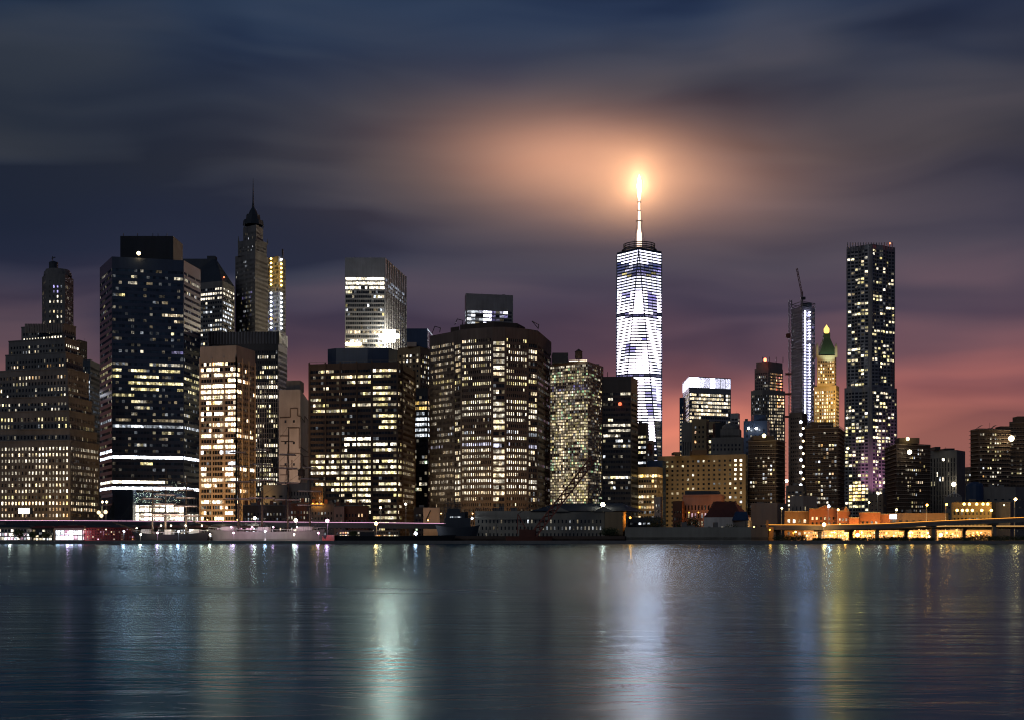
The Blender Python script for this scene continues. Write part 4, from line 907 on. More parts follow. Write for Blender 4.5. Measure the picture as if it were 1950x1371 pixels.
for x0, x1 in ((1858, 1873), (1886, 1899)):
    mb = MB(); D = 856; mb.face([(wx(x0, D), D, wz(817, D)), (wx(x0 + 4, D), D + 8, wz(817, D)), (wx(x1 + 2, D), D + 8, wz(808, D)), (wx(x1, D), D, wz(808, D))]); b.part('slanted_panel', mb, W['slate'])
lamp_ball(b.root, wx(1927, 846), 847, wz(834, 846), 1.9, 'warm', 14, 1500, 'floodlight'); b.finish()
apt('dark apartment tower cut off by the right edge of the view', [(1922, 801, 872), (2010, 801, 866), (2030, 803, 880)], None, la([(1925, 1945, 895, 902, .9, 'yellow')], .05), ph=[(1938, 1975, 792)]).finish()
bld('small_far_block', 'small dim far block with few lights between fluted block and far right block', [(1836, 888, 1210), (1850, 888, 1200), (1856, 889, 1212)], wall='brown', px=6, pz=9, fx=.5, fz=.4, lit=dict(p=.3, s=1.8))

# ================================================================= LOW BUILDINGS BEHIND THE WATERFRONT
bld('grey_loft_building', 'low grey loft building with one lit window at the foot of the windowless concrete block', [(497, 922, 705), (546, 922, 700), (552, 923, 712)], wall='grey', px=17, pz=13, fx=.5, fz=.3, lit=dict(p=0, dim=.1, cols=[(515, 530, 945, 960, 1, 'cool', 1)]), minpx=12)
b = bld('grey_stone_building', 'grey stone building carrying a water tank left of the orange lit facade', [(546, 918, 705), (592, 918, 700), (597, 919, 712)], wall='limestone', px=6, pz=12, fx=.45, fz=.6, lit=dict(p=.06, s=.8), finish=False)
water_tank(b, 574, 913, 703, 1.9, 3.0); b.finish()
b = bld('orange_lit_building', 'small ornate building washed in orange light left of the dark banded block', [(592, 926, 690), (615, 926, 686), (618, 927, 694)], wall='tan', px=4.4, pz=8, fx=.45, fz=.6, lit=dict(p=.2, tints=('amber', 'gold')), finish=False, minpx=8)
mb = MB(); mb.bar((*(b.P[0] + Vector((0, -.3))), b.top - .3), (*(b.P[1] + Vector((0, -.3))), b.top - .3), .45); b.part('cornice', mb, W['tan'])
for px_ in (596, 604, 612): lamp_ball(b.root, wx(px_, 682), 682, wz(958, 682), .35, 'orange', 6, 1500, 'uplight')
b.finish()
hs_w = dict(p=.25, s=1.2, run=1, tints=('white', 'cool', 'warm'), dim=.3)
for lab, x0, x1, yt, D, wl, li in (
    ('brick warehouse with pale window lintels below the cream office block', 462, 545, 961, 680, 'darkbrick', hs_w),
    ('brick warehouse with row of small white windows right of the pale linteled warehouse', 545, 590, 957, 684, 'brick', dict(hs_w, cols=[(548, 580, 962, 972, .9, 'white', 1.5)])),
    ('dark stone warehouse with bare wall between brick warehouse and pink brick house', 590, 636, 959, 682, 'limestone', dict(p=.05)),
    ('flat pink brick house front left of the orange street lamp', 636, 655, 963, 676, 'pink', dict(p=.04, s=1, tints=('amber',))),
    ('long brick counting house with a few amber windows below the dark banded block', 655, 700, 962, 680, 'brick', dict(p=.1, tints=('amber',), cols=[(678, 690, 975, 985, .8, 'amber', 1)]))):
    bb = bld('warehouse', lab, [(x0, yt, D), (x1, yt, D), (x1 + 3, yt + .5, D + 8)], wall=wl, px=6.2, pz=10.5, fx=.42, fz=.5, rec=.3, lit=li, finish=False, minpx=8)
    mb = MB(); mb.bar((*(bb.P[0] + Vector((0, -.2))), bb.top), (*(bb.P[1] + Vector((0, -.2))), bb.top), .3); bb.part('cornice', mb, W['limestone'])
    for k in range(1 + (x1 - x0) // 26):
        px_ = x0 + 7 + k * 24; mb = MB(); mb.box((wx(px_, D + 4), D + 4, bb.top + 1.2), (1.6, 1, 2.6)); bb.part('chimney', mb, W['brick'])
    bb.finish()
# right of the pier: Peck Slip and beyond
b = bld('pink_lit_stone_house', 'long low stone house lit pinkish orange with two rows of arched windows', [(1300, 941, 690), (1374, 941, 682), (1380, 942, 694)], wall='pink', px=6.6, pz=14, fx=.45, fz=.6, rec=.4, lit=dict(p=.25, s=.8, run=1, tints=('warm', 'pink')), finish=False, minpx=8)
mb = MB(); mb.bar((*(b.P[0] + Vector((0, -.3))), b.top - .2), (*(b.P[1] + Vector((0, -.3))), b.top - .2), .5); b.part('cornice', mb, W['pink'])
mb = MB(); P = [pt(1304, 692), pt(1370, 688)]; mb.prism(b.closed(P, 10), b.top, b.top + 2.2); b.part('slate_roof', mb, W['slate'])
for px_ in (1312, 1330, 1352): lamp_ball(b.root, wx(px_, 677), 677, wz(975, 677), .35, 'orange', 5, 900, 'uplight')
b.finish()
bld('small_brick_house', 'small brick house with two bright windows left of the pink lit stone house', [(1281, 953, 680), (1299, 953, 676), (1303, 954, 684)], wall='brick', px=6, pz=12, fx=.55, fz=.4, lit=dict(p=0, bands=[(958, 968, .8, 'white', 1.3)]))
bld('narrow_pale_house', 'narrow pale stone house below the amber lit block', [(1246, 945, 700), (1258, 945, 697), (1261, 946, 704)], wall='cream', px=5, pz=10, fx=.45, fz=.5, lit=dict(p=.12, s=1))
b = bld('dark_roofed_hall', 'broad hall with dark brown roof and pale low wall behind the pier', [(1340, 984, 640), (1412, 984, 634), (1430, 985, 645)], wall='white', px=14, pz=12, fx=.4, fz=.4, lit=dict(p=.0), finish=False)
mb = MB(); D = 640; P = b.closed(b.P, 20); P2 = [(wx(1368, D), D + 8), (wx(1404, D), D + 8), (wx(1408, D), D + 12), (wx(1404, D), D + 16), (wx(1368, D), D + 16)]
mb.prism(P[:3] + P[3:], b.top, wz(953, D), 0, None, P2[:len(P)] if len(P) == 5 else P2[:4]); b.part('hipped_roof', mb, W['rust']); b.finish()
b = bld('blue_tarp_shed', 'shed under a sloping dark blue tarpaulin beside the dark roofed hall', [(1396, 990, 628), (1424, 990, 625), (1432, 991, 634)], wall='grey', px=10, pz=9, fx=.3, fz=.4, lit=dict(p=0), finish=False)
mb = MB(); D = 626; mb.prism([(wx(1394, D), D - 1), (wx(1426, D), D - 1), (wx(1434, D), D + 10), (wx(1400, D), D + 10)], b.top, wz(973, D), 0, None, [(wx(1404, D), D + 3), (wx(1424, D), D + 3), (wx(1424, D), D + 6), (wx(1404, D), D + 6)]); b.part('tarpaulin', mb, W['blue']); b.finish()
bld('grey_round_window_hall', 'grey windowless hall with three round dark openings left of the red railed viaduct', [(1430, 955, 690), (1480, 957, 684), (1500, 960, 700)], wall='grey', px=12, pz=30, fx=.3, fz=.2, lit=dict(p=0))
bld('blue_lit_shop', 'low shop with cold white lamps and purple awning behind the pier', [(1196, 984, 640), (1258, 984, 636), (1262, 985, 645)], wall='slate', px=8, pz=7, fx=.6, fz=.5, lit=dict(p=.25, s=1.4, tints=('cool', 'violet', 'cool'), run=2), minpx=8)
def brickhouse(label, x0, x1, yt, D, wl='brick', p=.5, px=7.5, pz=10.5, tints=('yellow', 'white', 'amber'), gable=None, up=0, s=1.6):
    bb = bld('brick_house', label, [(x0, yt, D), (x1, yt, D - 1), (x1 + 3, yt + .5, D + 9)], wall=wl, px=px, pz=pz, fx=.45, fz=.55, rec=.3, lit=dict(p=p, s=s, run=1, tints=tints, dim=.2), finish=False, minpx=8)
    mb = MB(); mb.bar((*(bb.P[0] + Vector((0, -.2))), bb.top), (*(bb.P[1] + Vector((0, -.2))), bb.top), .3); bb.part('cornice', mb, W['limestone'])
    if gable:
        for (ga, gb, gy) in gable:
            A_, B_ = wx(ga, D - 1.2), wx(gb, D - 1.2); zg = wz(gy, D); mb = MB()
            for y0, y1 in ((D - 1.2, D + 7),):
                mb.face([(A_, y0, bb.top), (B_, y0, bb.top), ((A_ + B_) / 2, y0, zg)]); mb.face([(B_, y1, bb.top), (A_, y1, bb.top), ((A_ + B_) / 2, y1, zg)])
                mb.face([(A_, y0, bb.top), ((A_ + B_) / 2, y0, zg), ((A_ + B_) / 2, y1, zg), (A_, y1, bb.top)]); mb.face([(B_, y0, bb.top), (B_, y1, bb.top), ((A_ + B_) / 2, y1, zg), ((A_ + B_) / 2, y0, zg)])
            bb.part('gable', mb, W[wl])
            mb = MB(); mb.bar((A_, D - 1.4, bb.top), ((A_ + B_) / 2, D - 1.4, zg), .22); mb.bar((B_, D - 1.4, bb.top), ((A_ + B_) / 2, D - 1.4, zg), .22); bb.part('gable_coping', mb, W['limestone'])
    for k in range(up):
        px_ = x0 + (x1 - x0) * (k + .5) / up; uplight(bb.root, wx(px_, D - 9), D - 9, 4.5, wx(px_, D), D + 1, 12, 8500, 'orange', 150, .3)
    bb.finish(); return bb
brickhouse('brown brick house with two rows of yellow windows at start of right viaduct', 1494, 1541, 973, 660, 'darkbrick', .8, 10.4, 10.5, up=1)
brickhouse('wide red brick house with low gable and dotted windows under the tall white lamp', 1541, 1594, 968, 655, 'brick', .3, 8, 11, gable=[(1556, 1586, 962)], up=2)
brickhouse('red brick house with small pointed gable right of the tall white lamp', 1594, 1617, 972, 650, 'brick', .35, 7, 10, gable=[(1606, 1616, 964)], up=1)
brickhouse('stepped red brick house glowing orange with blank walls', 1617, 1636, 985, 645, 'brick', .05, 7, 9, up=1)
brickhouse('orange lit brick house with two bright upper windows', 1636, 1676, 975, 650, 'brick', .12, 9, 12, tints=('white', 'amber'), up=2)
brickhouse('low deep red brick house beside the billboard lit shopfront', 1676, 1694, 978, 652, 'brick', .02, 9, 12, up=1)
b = bld('white_lit_shopfront', 'low shopfront with cold white glare and red eaves light above the viaduct', [(1692, 976, 660), (1800, 976, 655), (1806, 977, 665)], wall='darkbrick', px=12, pz=9, fx=.4, fz=.4, lit=dict(p=.2, s=1.5, tints=('yellow', 'white', 'amber')), finish=False, minpx=8)
mb = MB(); mb.box((wx(1701, 652), 653, wz(983, 652)), (3.8, .6, 2.2)); b.part('white_sign', mb, mat_lit('cool', 6, True, True)); b.finish()
b = bld('yellow_lamp_arcade', 'long tan arcade building with two rows of blazing yellow lamps', [(1812, 957, 700), (1888, 955, 690), (1896, 957, 702)], wall='tan', px=7, pz=12, fx=.5, fz=.55, lit=dict(p=.15, s=1, tints=('amber', 'gold')), finish=False, minpx=8)
for px_ in (1836, 1846, 1860, 1872, 1881): lamp_ball(b.root, wx(px_, 687), 687, wz(959, 687), .75, 'gold', 12, 700, 'wall_lamp')
for px_ in (1822, 1832, 1841, 1851, 1869, 1887): lamp_ball(b.root, wx(px_, 687), 686.5, wz(971, 687), .75, 'gold', 12, 700, 'wall_lamp')
b.finish()
b = bld('arched_stone_house', 'plain stone house with two round arches right of the yellow lamp arcade', [(1889, 955, 705), (1924, 955, 700), (1930, 956, 708)], wall='limestone', px=16, pz=20, fx=.3, fz=.4, lit=dict(p=0), finish=False)
lamp_ball(b.root, wx(1912, 697), 697, wz(961, 697), .45, 'yellow', 6, 0, 'wall_lamp'); b.finish()
b = bld('round_blue_roofed_hall', 'hall with rounded dark blue drum roof behind the yellow lamp arcade', [(1838, 952, 780), (1872, 952, 772), (1880, 953, 785)], wall='darkbrick', px=10, pz=10, fx=.4, fz=.3, lit=dict(p=0), finish=False)
mb = MB(); c = (wx(1858, 786), 788); zf = lambda y: wz(y, 786); mb.lathe(c, [(5.2, zf(953)), (5.2, zf(925)), (4.6, zf(920)), (2.5, zf(917)), (.1, zf(916))], 18); b.part('drum_roof', mb, W['blue']); b.finish()
b = bld('grey_greenhouse_block', 'small grey block with skeletal glasshouse gable left of the blue drum roof', [(1800, 945, 765), (1832, 945, 760), (1838, 946, 770)], wall='grey', px=9, pz=12, fx=.4, fz=.3, lit=dict(p=0), finish=False)
mb = MB(); D = 762; zt = b.top
for px_ in (1806, 1811, 1816, 1821, 1826): mb.bar((wx(px_, D), D, zt), (wx(px_, D), D, wz(937 + abs(px_ - 1817) * .5, D)), .15)
mb.bar((wx(1804, D), D, wz(944, D)), (wx(1817, D), D, wz(936, D)), .18); mb.bar((wx(1830, D), D, wz(944, D)), (wx(1817, D), D, wz(936, D)), .18); b.part('glasshouse_frame', mb, W['white']); b.finish()
bld('broad_grey_hall', 'broad grey hall between blue drum roof and right edge', [(1872, 926, 800), (1934, 926, 795), (1960, 927, 810)], wall='grey', px=12, pz=14, fx=.4, fz=.2, lit=dict(p=.02))
bld('pale_rooftop_plant_block', 'pale ducted block with one yellow slot window under the lamp string tower', [(1504, 955, 740), (1530, 943, 735), (1556, 945, 745)], wall='concrete', px=8, pz=14, fx=.3, fz=.5, lit=dict(p=0, cols=[(1526, 1534, 945, 975, 1, 'yellow', 1.5)]))
bld('dim_brown_block', 'dim brown block with a few cream windows beneath the lamp string tower', [(1497, 923, 800), (1530, 923, 795), (1536, 924, 806)], wall='brown', px=8, pz=8, fx=.7, fz=.5, lit=dict(p=.4, s=1.5, tints=('warm', 'amber', 'yellow')), minpx=10)
bld('narrow_brown_block', 'narrow brown block at the foot of the rippled steel tower', [(1655, 942, 820), (1682, 940, 815), (1688, 942, 826)], wall='brown', px=8, pz=8, fx=.4, fz=.3, lit=dict(p=.08, s=2, tints=('yellow',)))
bld('dark_gap_block', 'dark low block filling the gap between narrow block and brown faceted tower', [(788, 965, 700), (830, 965, 695), (836, 966, 705)], wall='darkbrick', px=7, pz=9, fx=.6, fz=.4, lit=dict(p=.25, tints=('gold', 'yellow', 'green'), s=1.3))

# ================================================================= LAMPS
def lamp_post(px_, py_, D, tint='white', s=25, power=3000, r=.95, label=None, base=GZ, grp='street lamps along the waterfront', tall=True):
    r = r * .62; x, z = wx(px_, D), wz(py_, D); rt = thing('street_lamp', label, 'street lamp', (x, D, base), grp)
    mb = MB(); mb.lathe((x, D), [(.35, base), (.3, base + .8), (.16, base + 1.0), (.12, z - .4)], 8); mb.build('post', W['fin'], rt)
    mb = MB(); mb.bar((x, D, z - .3), (x, D - 1.2, z + .1), .1); mb.build('arm', W['fin'], rt)
    lamp_ball(rt, x, D - 1.2, z, r, tint, s, power, 'lamp_head'); return rt
for px_, py_, D, tn, s_, pw, r_, lab in (
    (486, 986, 598, 'white', 26, 5000, 1.15, 'white globe street lamp below the cream office block, left of three more'),
    (424, 988, 598, 'warm', 7, 1500, .6, 'dim low street lamp beside the bow of the pale hulled ship'),
    (564, 990, 598, 'white', 26, 6000, 1.3, 'white street lamp glaring below the windowless concrete block'),
    (624, 991, 598, 'pink', 26, 6000, 1.3, 'pinkish white street lamp glaring left of the pink brick house'),
    (717, 996, 596, 'amber', 30, 6000, 1.3, 'orange sodium street lamp in front of the dark banded block'),
    (792, 1015, 575, 'cool', 32, 3500, 1.1, 'low cold white lamp right of the orange sodium lamp on the quay'),
    (725, 966, 640, 'warm', 16, 2500, .9, 'small warm street lamp on tall pole in front of the dark banded block'),
    (773, 959, 640, 'white', 16, 3000, .9, 'white street lamp on tall pole near the right corner of the dark banded block'),
    (1577, 963, 632, 'cool', 26, 6000, 1.05, 'tall cold white street lamp over the red brick houses'),
    (1595, 970, 640, 'amber', 18, 3000, .9, 'amber street lamp just right of the tall cold white lamp'),
    (1568, 998, 597, 'amber', 34, 7000, 1.35, 'glaring orange lamp on the right viaduct below the gabled brick house'),
    (1488, 967, 650, 'yellow', 14, 1500, .8, 'small yellow lamp beside the grey hall with round openings'),
    (1706, 970, 655, 'yellow', 14, 1500, .9, 'yellow street lamp above the cold white shopfront'),
    (1764, 961, 632, 'orange', 26, 3500, .9, 'orange street lamp on thin pole at the dark apartment block foot'),
    (1801, 960, 632, 'orange', 26, 3500, .9, 'orange street lamp on pale pole at left of the yellow lamp arcade'),
    (1932, 950, 632, 'amber', 28, 6000, 1.2, 'large orange street lamp near the right edge of the view'),
    (1497, 915, 780, 'white', 22, 3000, 1.5, 'bright white lamp between the two dark apartment blocks left of the lamp string tower'),
    (1671, 939, 800, 'white', 18, 3000, 1.2, 'white lamp at the foot of the pink lit rippled facade'),
    (1614, 853, 1130, 'yellow', 10, 0, 1.8, 'yellow lamp at the left edge of the rippled steel tower'),
    (1654, 956, 790, 'yellow', 14, 1000, .9, 'small yellow lamp left of the white lamp below the rippled tower')):
    lamp_post(px_, py_, D, tn, s_, pw, r_, lab)
b = thing('rooftop_floodlight', 'single glaring white floodlight on the roof of the pier shed', 'floodlight', (wx(1148, 596), 596, wz(966, 596)))
mb = MB(); mb.bar((wx(1148, 596), 596, wz(975, 596)), (wx(1148, 596), 596, wz(961, 596)), .15); mb.build('post', W['fin'], b)
lamp_ball(b, wx(1148, 595), 595, wz(960, 595), 1.0, 'white', 30, 5000, 'lamp_head')
b = thing('street_globe', 'cluster of round cream globes left of the blue glass shaft', 'lamp', (wx(192, 640), 640, GZ))
for px_, py_ in ((188, 975), (201, 974), (193, 981), (195, 955), (203, 955)):
    mb = MB(); mb.bar((wx(px_, 640), 640, GZ), (wx(px_, 640), 640, wz(py_, 640)), .1); mb.build('post', W['fin'], b)
    lamp_ball(b, wx(px_, 640), 640, wz(py_, 640), 1.0 if py_ > 960 else .6, 'warm', 2.2 if py_ > 960 else 9, 300, 'globe')
b = thing('led_billboard', 'small blazing white screen on a post at the foot of the stepped masonry block', 'billboard', (wx(48, 650), 650, GZ))
mb = MB(); mb.bar((wx(48, 650), 650, GZ), (wx(48, 650), 650, wz(978, 650)), .25); mb.build('post', W['black'], b)
mb = MB(); mb.box((wx(48, 650), 650, wz(972, 650)), (7.6, .5, 3.2)); mb.build('frame', W['black'], b)
mb = MB(); mb.box((wx(46, 650), 649.6, wz(972, 650)), (5.4, .2, 2.6)); mb.build('screen', mat_lit('white', 6, True, True), b)
# street glow on the foot of the left block and the cream block
b = thing('street_lamp', 'row of low amber sidewalk lamps before the stepped masonry block', 'street lamps', (wx(60, 660), 660, GZ))
for px_ in (12, 45, 80, 112, 140):
    mb = MB(); mb.bar((wx(px_, 668), 668, GZ), (wx(px_, 668), 668, wz(992, 668)), .1); mb.build('post', W['fin'], b)
    lamp_ball(b, wx(px_, 668), 668, wz(991, 668), .35, 'orange', 8, 300, 'lamp_head'); uplight(b, wx(px_, 672), 672, 6, wx(px_, 715), 720, 14, 6000, 'amber', 130)
b = thing('street_lamp', 'row of low amber sidewalk lamps before the cream office block', 'street lamps', (wx(440, 690), 690, GZ))
for px_ in (395, 425, 452, 478):
    mb = MB(); mb.bar((wx(px_, 690), 690, GZ), (wx(px_, 690), 690, wz(990, 690)), .1); mb.build('post', W['fin'], b)
    lamp_ball(b, wx(px_, 690), 690, wz(989, 690), .35, 'amber', 8, 300, 'lamp_head'); uplight(b, wx(px_, 694), 694, 5, wx(px_, 740), 740, 45, 24000, 'amber', 110)
b = thing('street_lamp', 'row of low amber sidewalk lamps before the brown faceted tower', 'street lamps', (wx(940, 740), 740, GZ))
for px_ in (840, 900, 960, 1020):
    mb = MB(); mb.bar((wx(px_, 735), 735, GZ), (wx(px_, 735), 735, wz(978, 735)), .1); mb.build('post', W['fin'], b)
    lamp_ball(b, wx(px_, 735), 735, wz(977, 735), .35, 'amber', 8, 300, 'lamp_head'); uplight(b, wx(px_, 737), 737, 6, wx(px_, 778), 780, 26, 9000, 'amber', 120)

# ================================================================= VIADUCTS
def viaduct(label, line, D, th, cols, strip, sw, width=14, colw=1.5, wl='grey'):
    rt = thing('viaduct', label, 'viaduct', (wx(line[0][0], D), D, GZ)); pts = [(wx(p, D), wz(y, D)) for p, y in line]
    mb = MB()
    for (xa, za), (xb, zb) in zip(pts, pts[1:]):
        mb.face([(xa, D, za - th), (xb, D, zb - th), (xb, D, zb - .9), (xa, D, za - .9)]); mb.face([(xa, D, za - .9), (xb, D, zb - .9), (xb, D + width, zb - .9), (xa, D + width, za - .9)])
        mb.face([(xa, D, za - th), (xa, D + width, za - th), (xb, D + width, zb - th), (xb, D, zb - th)])
    mb.build('deck', W[wl], rt)
    for yy in (D - .15, D + width - .15):
        mb = MB()
        for (xa, za), (xb, zb) in zip(pts, pts[1:]): mb.prism([(xa, yy), (xb, yy), (xb, yy + .3), (xa, yy + .3)], 0, 1)
        mb = MB()
        for (xa, za), (xb, zb) in zip(pts, pts[1:]):
            for o_, s_ in ((0, 1), (.3, -1)):
                mb.face([(xa, yy + o_, za - .95), (xb, yy + o_, zb - .95), (xb, yy + o_, zb), (xa, yy + o_, za)])
            mb.face([(xa, yy, za), (xb, yy, zb), (xb, yy + .3, zb), (xa, yy + .3, za)])
        mb.build('parapet', W[wl], rt)
    if strip:  # added glowing strip in place of passing traffic's light trails
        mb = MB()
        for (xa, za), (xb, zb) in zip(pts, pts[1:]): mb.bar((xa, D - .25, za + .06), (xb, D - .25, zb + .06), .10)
        mb.build('trail_glow_strip', mat_lit(strip, sw, True, True), rt)
    mb = MB(); x = pts[0][0]
    i = 0
    while x < pts[-1][0]:
        z = None
        for (xa, za), (xb, zb) in zip(pts, pts[1:]):
            if xa <= x <= xb: z = za + (zb - za) * (x - xa) / (xb - xa)
        mb.bar((x, D - .2, z), (x, D - .2, z + .9), .07); x += 4.5
    mb.build('rail_post', W['fin'], rt, 'stuff')
    for c in cols:
        x = wx(c, D + 3); z = None
        for (xa, za), (xb, zb) in zip(pts, pts[1:]):
            if xa - 1 <= x <= xb + 1: z = za + (zb - za) * (x - xa) / (xb - xa)
        if z is None: continue
        mb = MB(); mb.box((x, D + 3, (GZ + z - th) / 2), (colw, 1.6, z - th - GZ + .1)); mb.box((x, D + 6, z - th - .4), (colw * 1.3, 10, .9)); mb.build('column', W[wl], rt)
    return rt
viaduct('long raised highway with added pale light trail strip along the left waterfront', [(-60, 990), (200, 991), (450, 992.5), (700, 994.5), (850, 996)], 612, 2.6, [8, 60, 140, 222, 300, 372, 445, 520, 590, 655, 715, 783, 838], 'pink', 1.8, wl='slate')
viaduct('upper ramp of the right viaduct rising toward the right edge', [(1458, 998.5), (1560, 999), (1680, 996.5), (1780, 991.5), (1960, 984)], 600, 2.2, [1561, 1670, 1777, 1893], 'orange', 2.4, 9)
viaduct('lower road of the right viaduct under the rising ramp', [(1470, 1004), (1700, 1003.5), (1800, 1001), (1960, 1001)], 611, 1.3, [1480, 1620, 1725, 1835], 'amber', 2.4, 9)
# cars on the raised roads
def make_car(x, y, z, paint, label, grp):
    rt = thing('parked_car', label, 'car', (x, y, z), grp)
    mb = MB(); prof = [(-2.2, .35), (-2.2, .85), (-1.5, .95), (-.9, 1.42), (.7, 1.45), (1.4, .98), (2.2, .85), (2.25, .35)]
    for yy, sg in ((-.85, 1), (.85, -1)):
        f = [(x + a, y + yy * (1 if q < 1 else .85), z + q) for a, q in prof]; mb.face(f if sg > 0 else f[::-1])
    for (a, q), (c, d) in zip(prof, prof[1:] + prof[:1]):
        mb.face([(x + a, y - .85 * (1 if q < 1 else .85), z + q), (x + a, y + .85 * (1 if q < 1 else .85), z + q), (x + c, y + .85 * (1 if d < 1 else .85), z + d), (x + c, y - .85 * (1 if d < 1 else .85), z + d)])
    mb.build('body', W[paint], rt)
    for dx in (-1.35, 1.4):
        for dy in (-.85, .85):
            mb = MB(); mb.bar((x + dx, y + dy - .1, z + .33), (x + dx, y + dy + .1, z + .33), .33, 10); mb.build('wheel', W['black'], rt)
    mb = MB(); mb.face([(x - .85, y - .80, z + 1.0), (x + 1.1, y - .80, z + 1.0), (x + .65, y - .74, z + 1.36), (x - .75, y - .74, z + 1.36)]); mb.build('side_window', GLASS, rt)
    for dy in (-.6, .6):
        mb = MB(); mb.box((x + 2.26, y + dy, z + .7), (.08, .35, .18)); mb.build('headlight', mat_lit('white', 9, False, True), rt)
        mb = MB(); mb.box((x - 2.22, y + dy, z + .75), (.08, .35, .16)); mb.build('taillight', mat_lit('red', 4, False, True), rt)
    return rt
for k, (px_, pa, nm) in enumerate(((30, 'white', 'white'), (118, 'navy', 'dark blue'), (235, 'slate', 'grey'), (335, 'redpaint', 'red'), (470, 'white', 'white'), (535, 'black', 'black'), (680, 'steel', 'silver'), (745, 'navy', 'dark blue'))):
    D = 616; near = ('before the stepped masonry block', 'left of the cream globes', 'below the octagonal tower', 'behind the dark three masted ship', 'behind the pale hulled ship', 'right of the pale hulled ship', 'below the dark banded block', 'near the cold white quay lamp')[k]
    make_car(wx(px_, D), D, wz(991 + px_ / 150, D) - .95, pa, f'{nm} car on the left raised highway {near}', 'cars on the raised highway')

# ================================================================= LEFT WATERFRONT
def pavilion(label, x0, x1, yt, D, wl, lit, rf=None, px=9, pz=9, fx=.8, fz=.7):
    bb = bld('waterfront_pavilion', label, [(x0, yt, D), (x1, yt, D), (x1 + 2, yt + .3, D + 8)], wall=wl, px=px, pz=pz, fx=fx, fz=fz, rec=.25, m=(.2, .2, .1, .4), lit=lit, finish=False, minpx=8, back=10)
    if rf:
        mb = MB(); a, c2 = bb.P[0], bb.P[1]
        mb.prism([(a[0] - 1, a[1] - 1.6), (c2[0] + 1, c2[1] - 1.6), (c2[0] + 1, c2[1] + 9), (a[0] - 1, a[1] + 9)], bb.top - .1, bb.top + 1.0, 0, None, [(a[0] + 1.5, a[1] + 2.5), (c2[0] - 1.5, c2[1] + 2.5), (c2[0] - 1.5, c2[1] + 6), (a[0] + 1.5, a[1] + 6)]); bb.part('roof', mb, W[rf])
    bb.finish(); return bb
pavilion('glass pavilion glowing white at far left of the quay', -30, 58, 1003, 584, 'white', dict(p=.95, s=3, tints=('white', 'cool', 'pink'), run=1), 'slate', 6, 7)
pavilion('low glass pavilion with warm round lamps right of the white one', 60, 100, 1004.5, 584, 'slate', dict(p=.6, s=2, tints=('white', 'warm', 'cool'), run=1), 'redpaint', 6, 6)
pavilion('glaring white open fronted shop under the raised highway', 104, 158, 1004, 580, 'white', dict(p=1, rows=(1,), s=4, tints=('cool', 'pink'), run=1), 'redpaint', 9, 11, .9, .8)
pavilion('dim red restaurant shed with scattered lights left of the ships', 158, 256, 1003, 586, 'redpaint', dict(p=.18, s=1.6, tints=('warm', 'orange', 'pink'), run=1), 'slate', 5, 5, .5, .5)
pavilion('long dim quayside shed behind the sailing ships', 262, 405, 1004, 596, 'darkbrick', dict(p=.3, s=1.6, tints=('white', 'pink', 'cool'), run=2), 'redpaint', 6, 6, .6, .5)
pavilion('pink lit ticket hall behind the pale hulled ship', 405, 500, 1000, 596, 'cream', dict(p=.5, s=2, tints=('pink', 'white', 'cool'), run=2), 'slate', 6, 7, .7, .5)
pavilion('low quay market with white and orange stalls under the raised highway', 645, 760, 1009, 604, 'slate', dict(p=.5, s=1.5, tints=('amber', 'white', 'orange', 'yellow'), run=2), None, 5, 5, .7, .6)
b = thing('white_canopy', 'long slanting white canopy over the quay right of the pale hulled ship', 'canopy', (wx(575, 588), 588, GZ))
mb = MB(); D = 586; mb.face([(wx(545, D), D, wz(1008, D)), (wx(598, D), D, wz(1018, D)), (wx(604, D), D + 5, wz(1014, D)), (wx(560, D), D + 5, wz(1006, D))]); mb.face([(wx(545, D), D, wz(1008, D) - .2), (wx(560, D), D + 5, wz(1006, D) - .2), (wx(604, D), D + 5, wz(1014, D) - .2), (wx(598, D), D, wz(1018, D) - .2)]); mb.build('roof', W['white'], b)
for px_ in (550, 566, 582, 596): mb = MB(); mb.bar((wx(px_, D), D + 2, GZ), (wx(px_, D), D + 2, wz(1007 + (px_ - 545) * .16, D)), .12); mb.build('post', W['fin'], b)
lamp_ball(b, wx(570, D - 4), D - 4, wz(1010, D), .4, 'pink', 8, 2500, 'lamp')
# greenery lights on the dark octagonal tower's podium
b = thing('string_lights', 'curtain of tiny green white lights across the podium of the octagonal tower', 'string lights', (wx(254, 838), 838, wz(960, 838)))
mb = MB()
for i in range(300):
    px_ = rng.uniform(254, 352); py_ = rng.choice((rng.uniform(936, 957), rng.uniform(936, 957), rng.uniform(916, 936) if px_ > 320 else rng.uniform(938, 955))); q = (wx(px_, 838), 838 + rng.uniform(-2, 2), wz(py_, 838)); h_ = .11
    mb.face([(q[0] - h_, q[1], q[2]), (q[0], q[1], q[2] - h_), (q[0] + h_, q[1], q[2]), (q[0], q[1], q[2] + h_)])
mb.build('bulb', mat_lit('mint', 4), b, 'stuff')
mb = MB()
for py_ in range(938, 958, 4): mb.bar((wx(254, 839), 839, wz(py_, 839)), (wx(352, 839), 839, wz(py_, 839)), .06, 3)
mb.build('wire', W['black'], b)

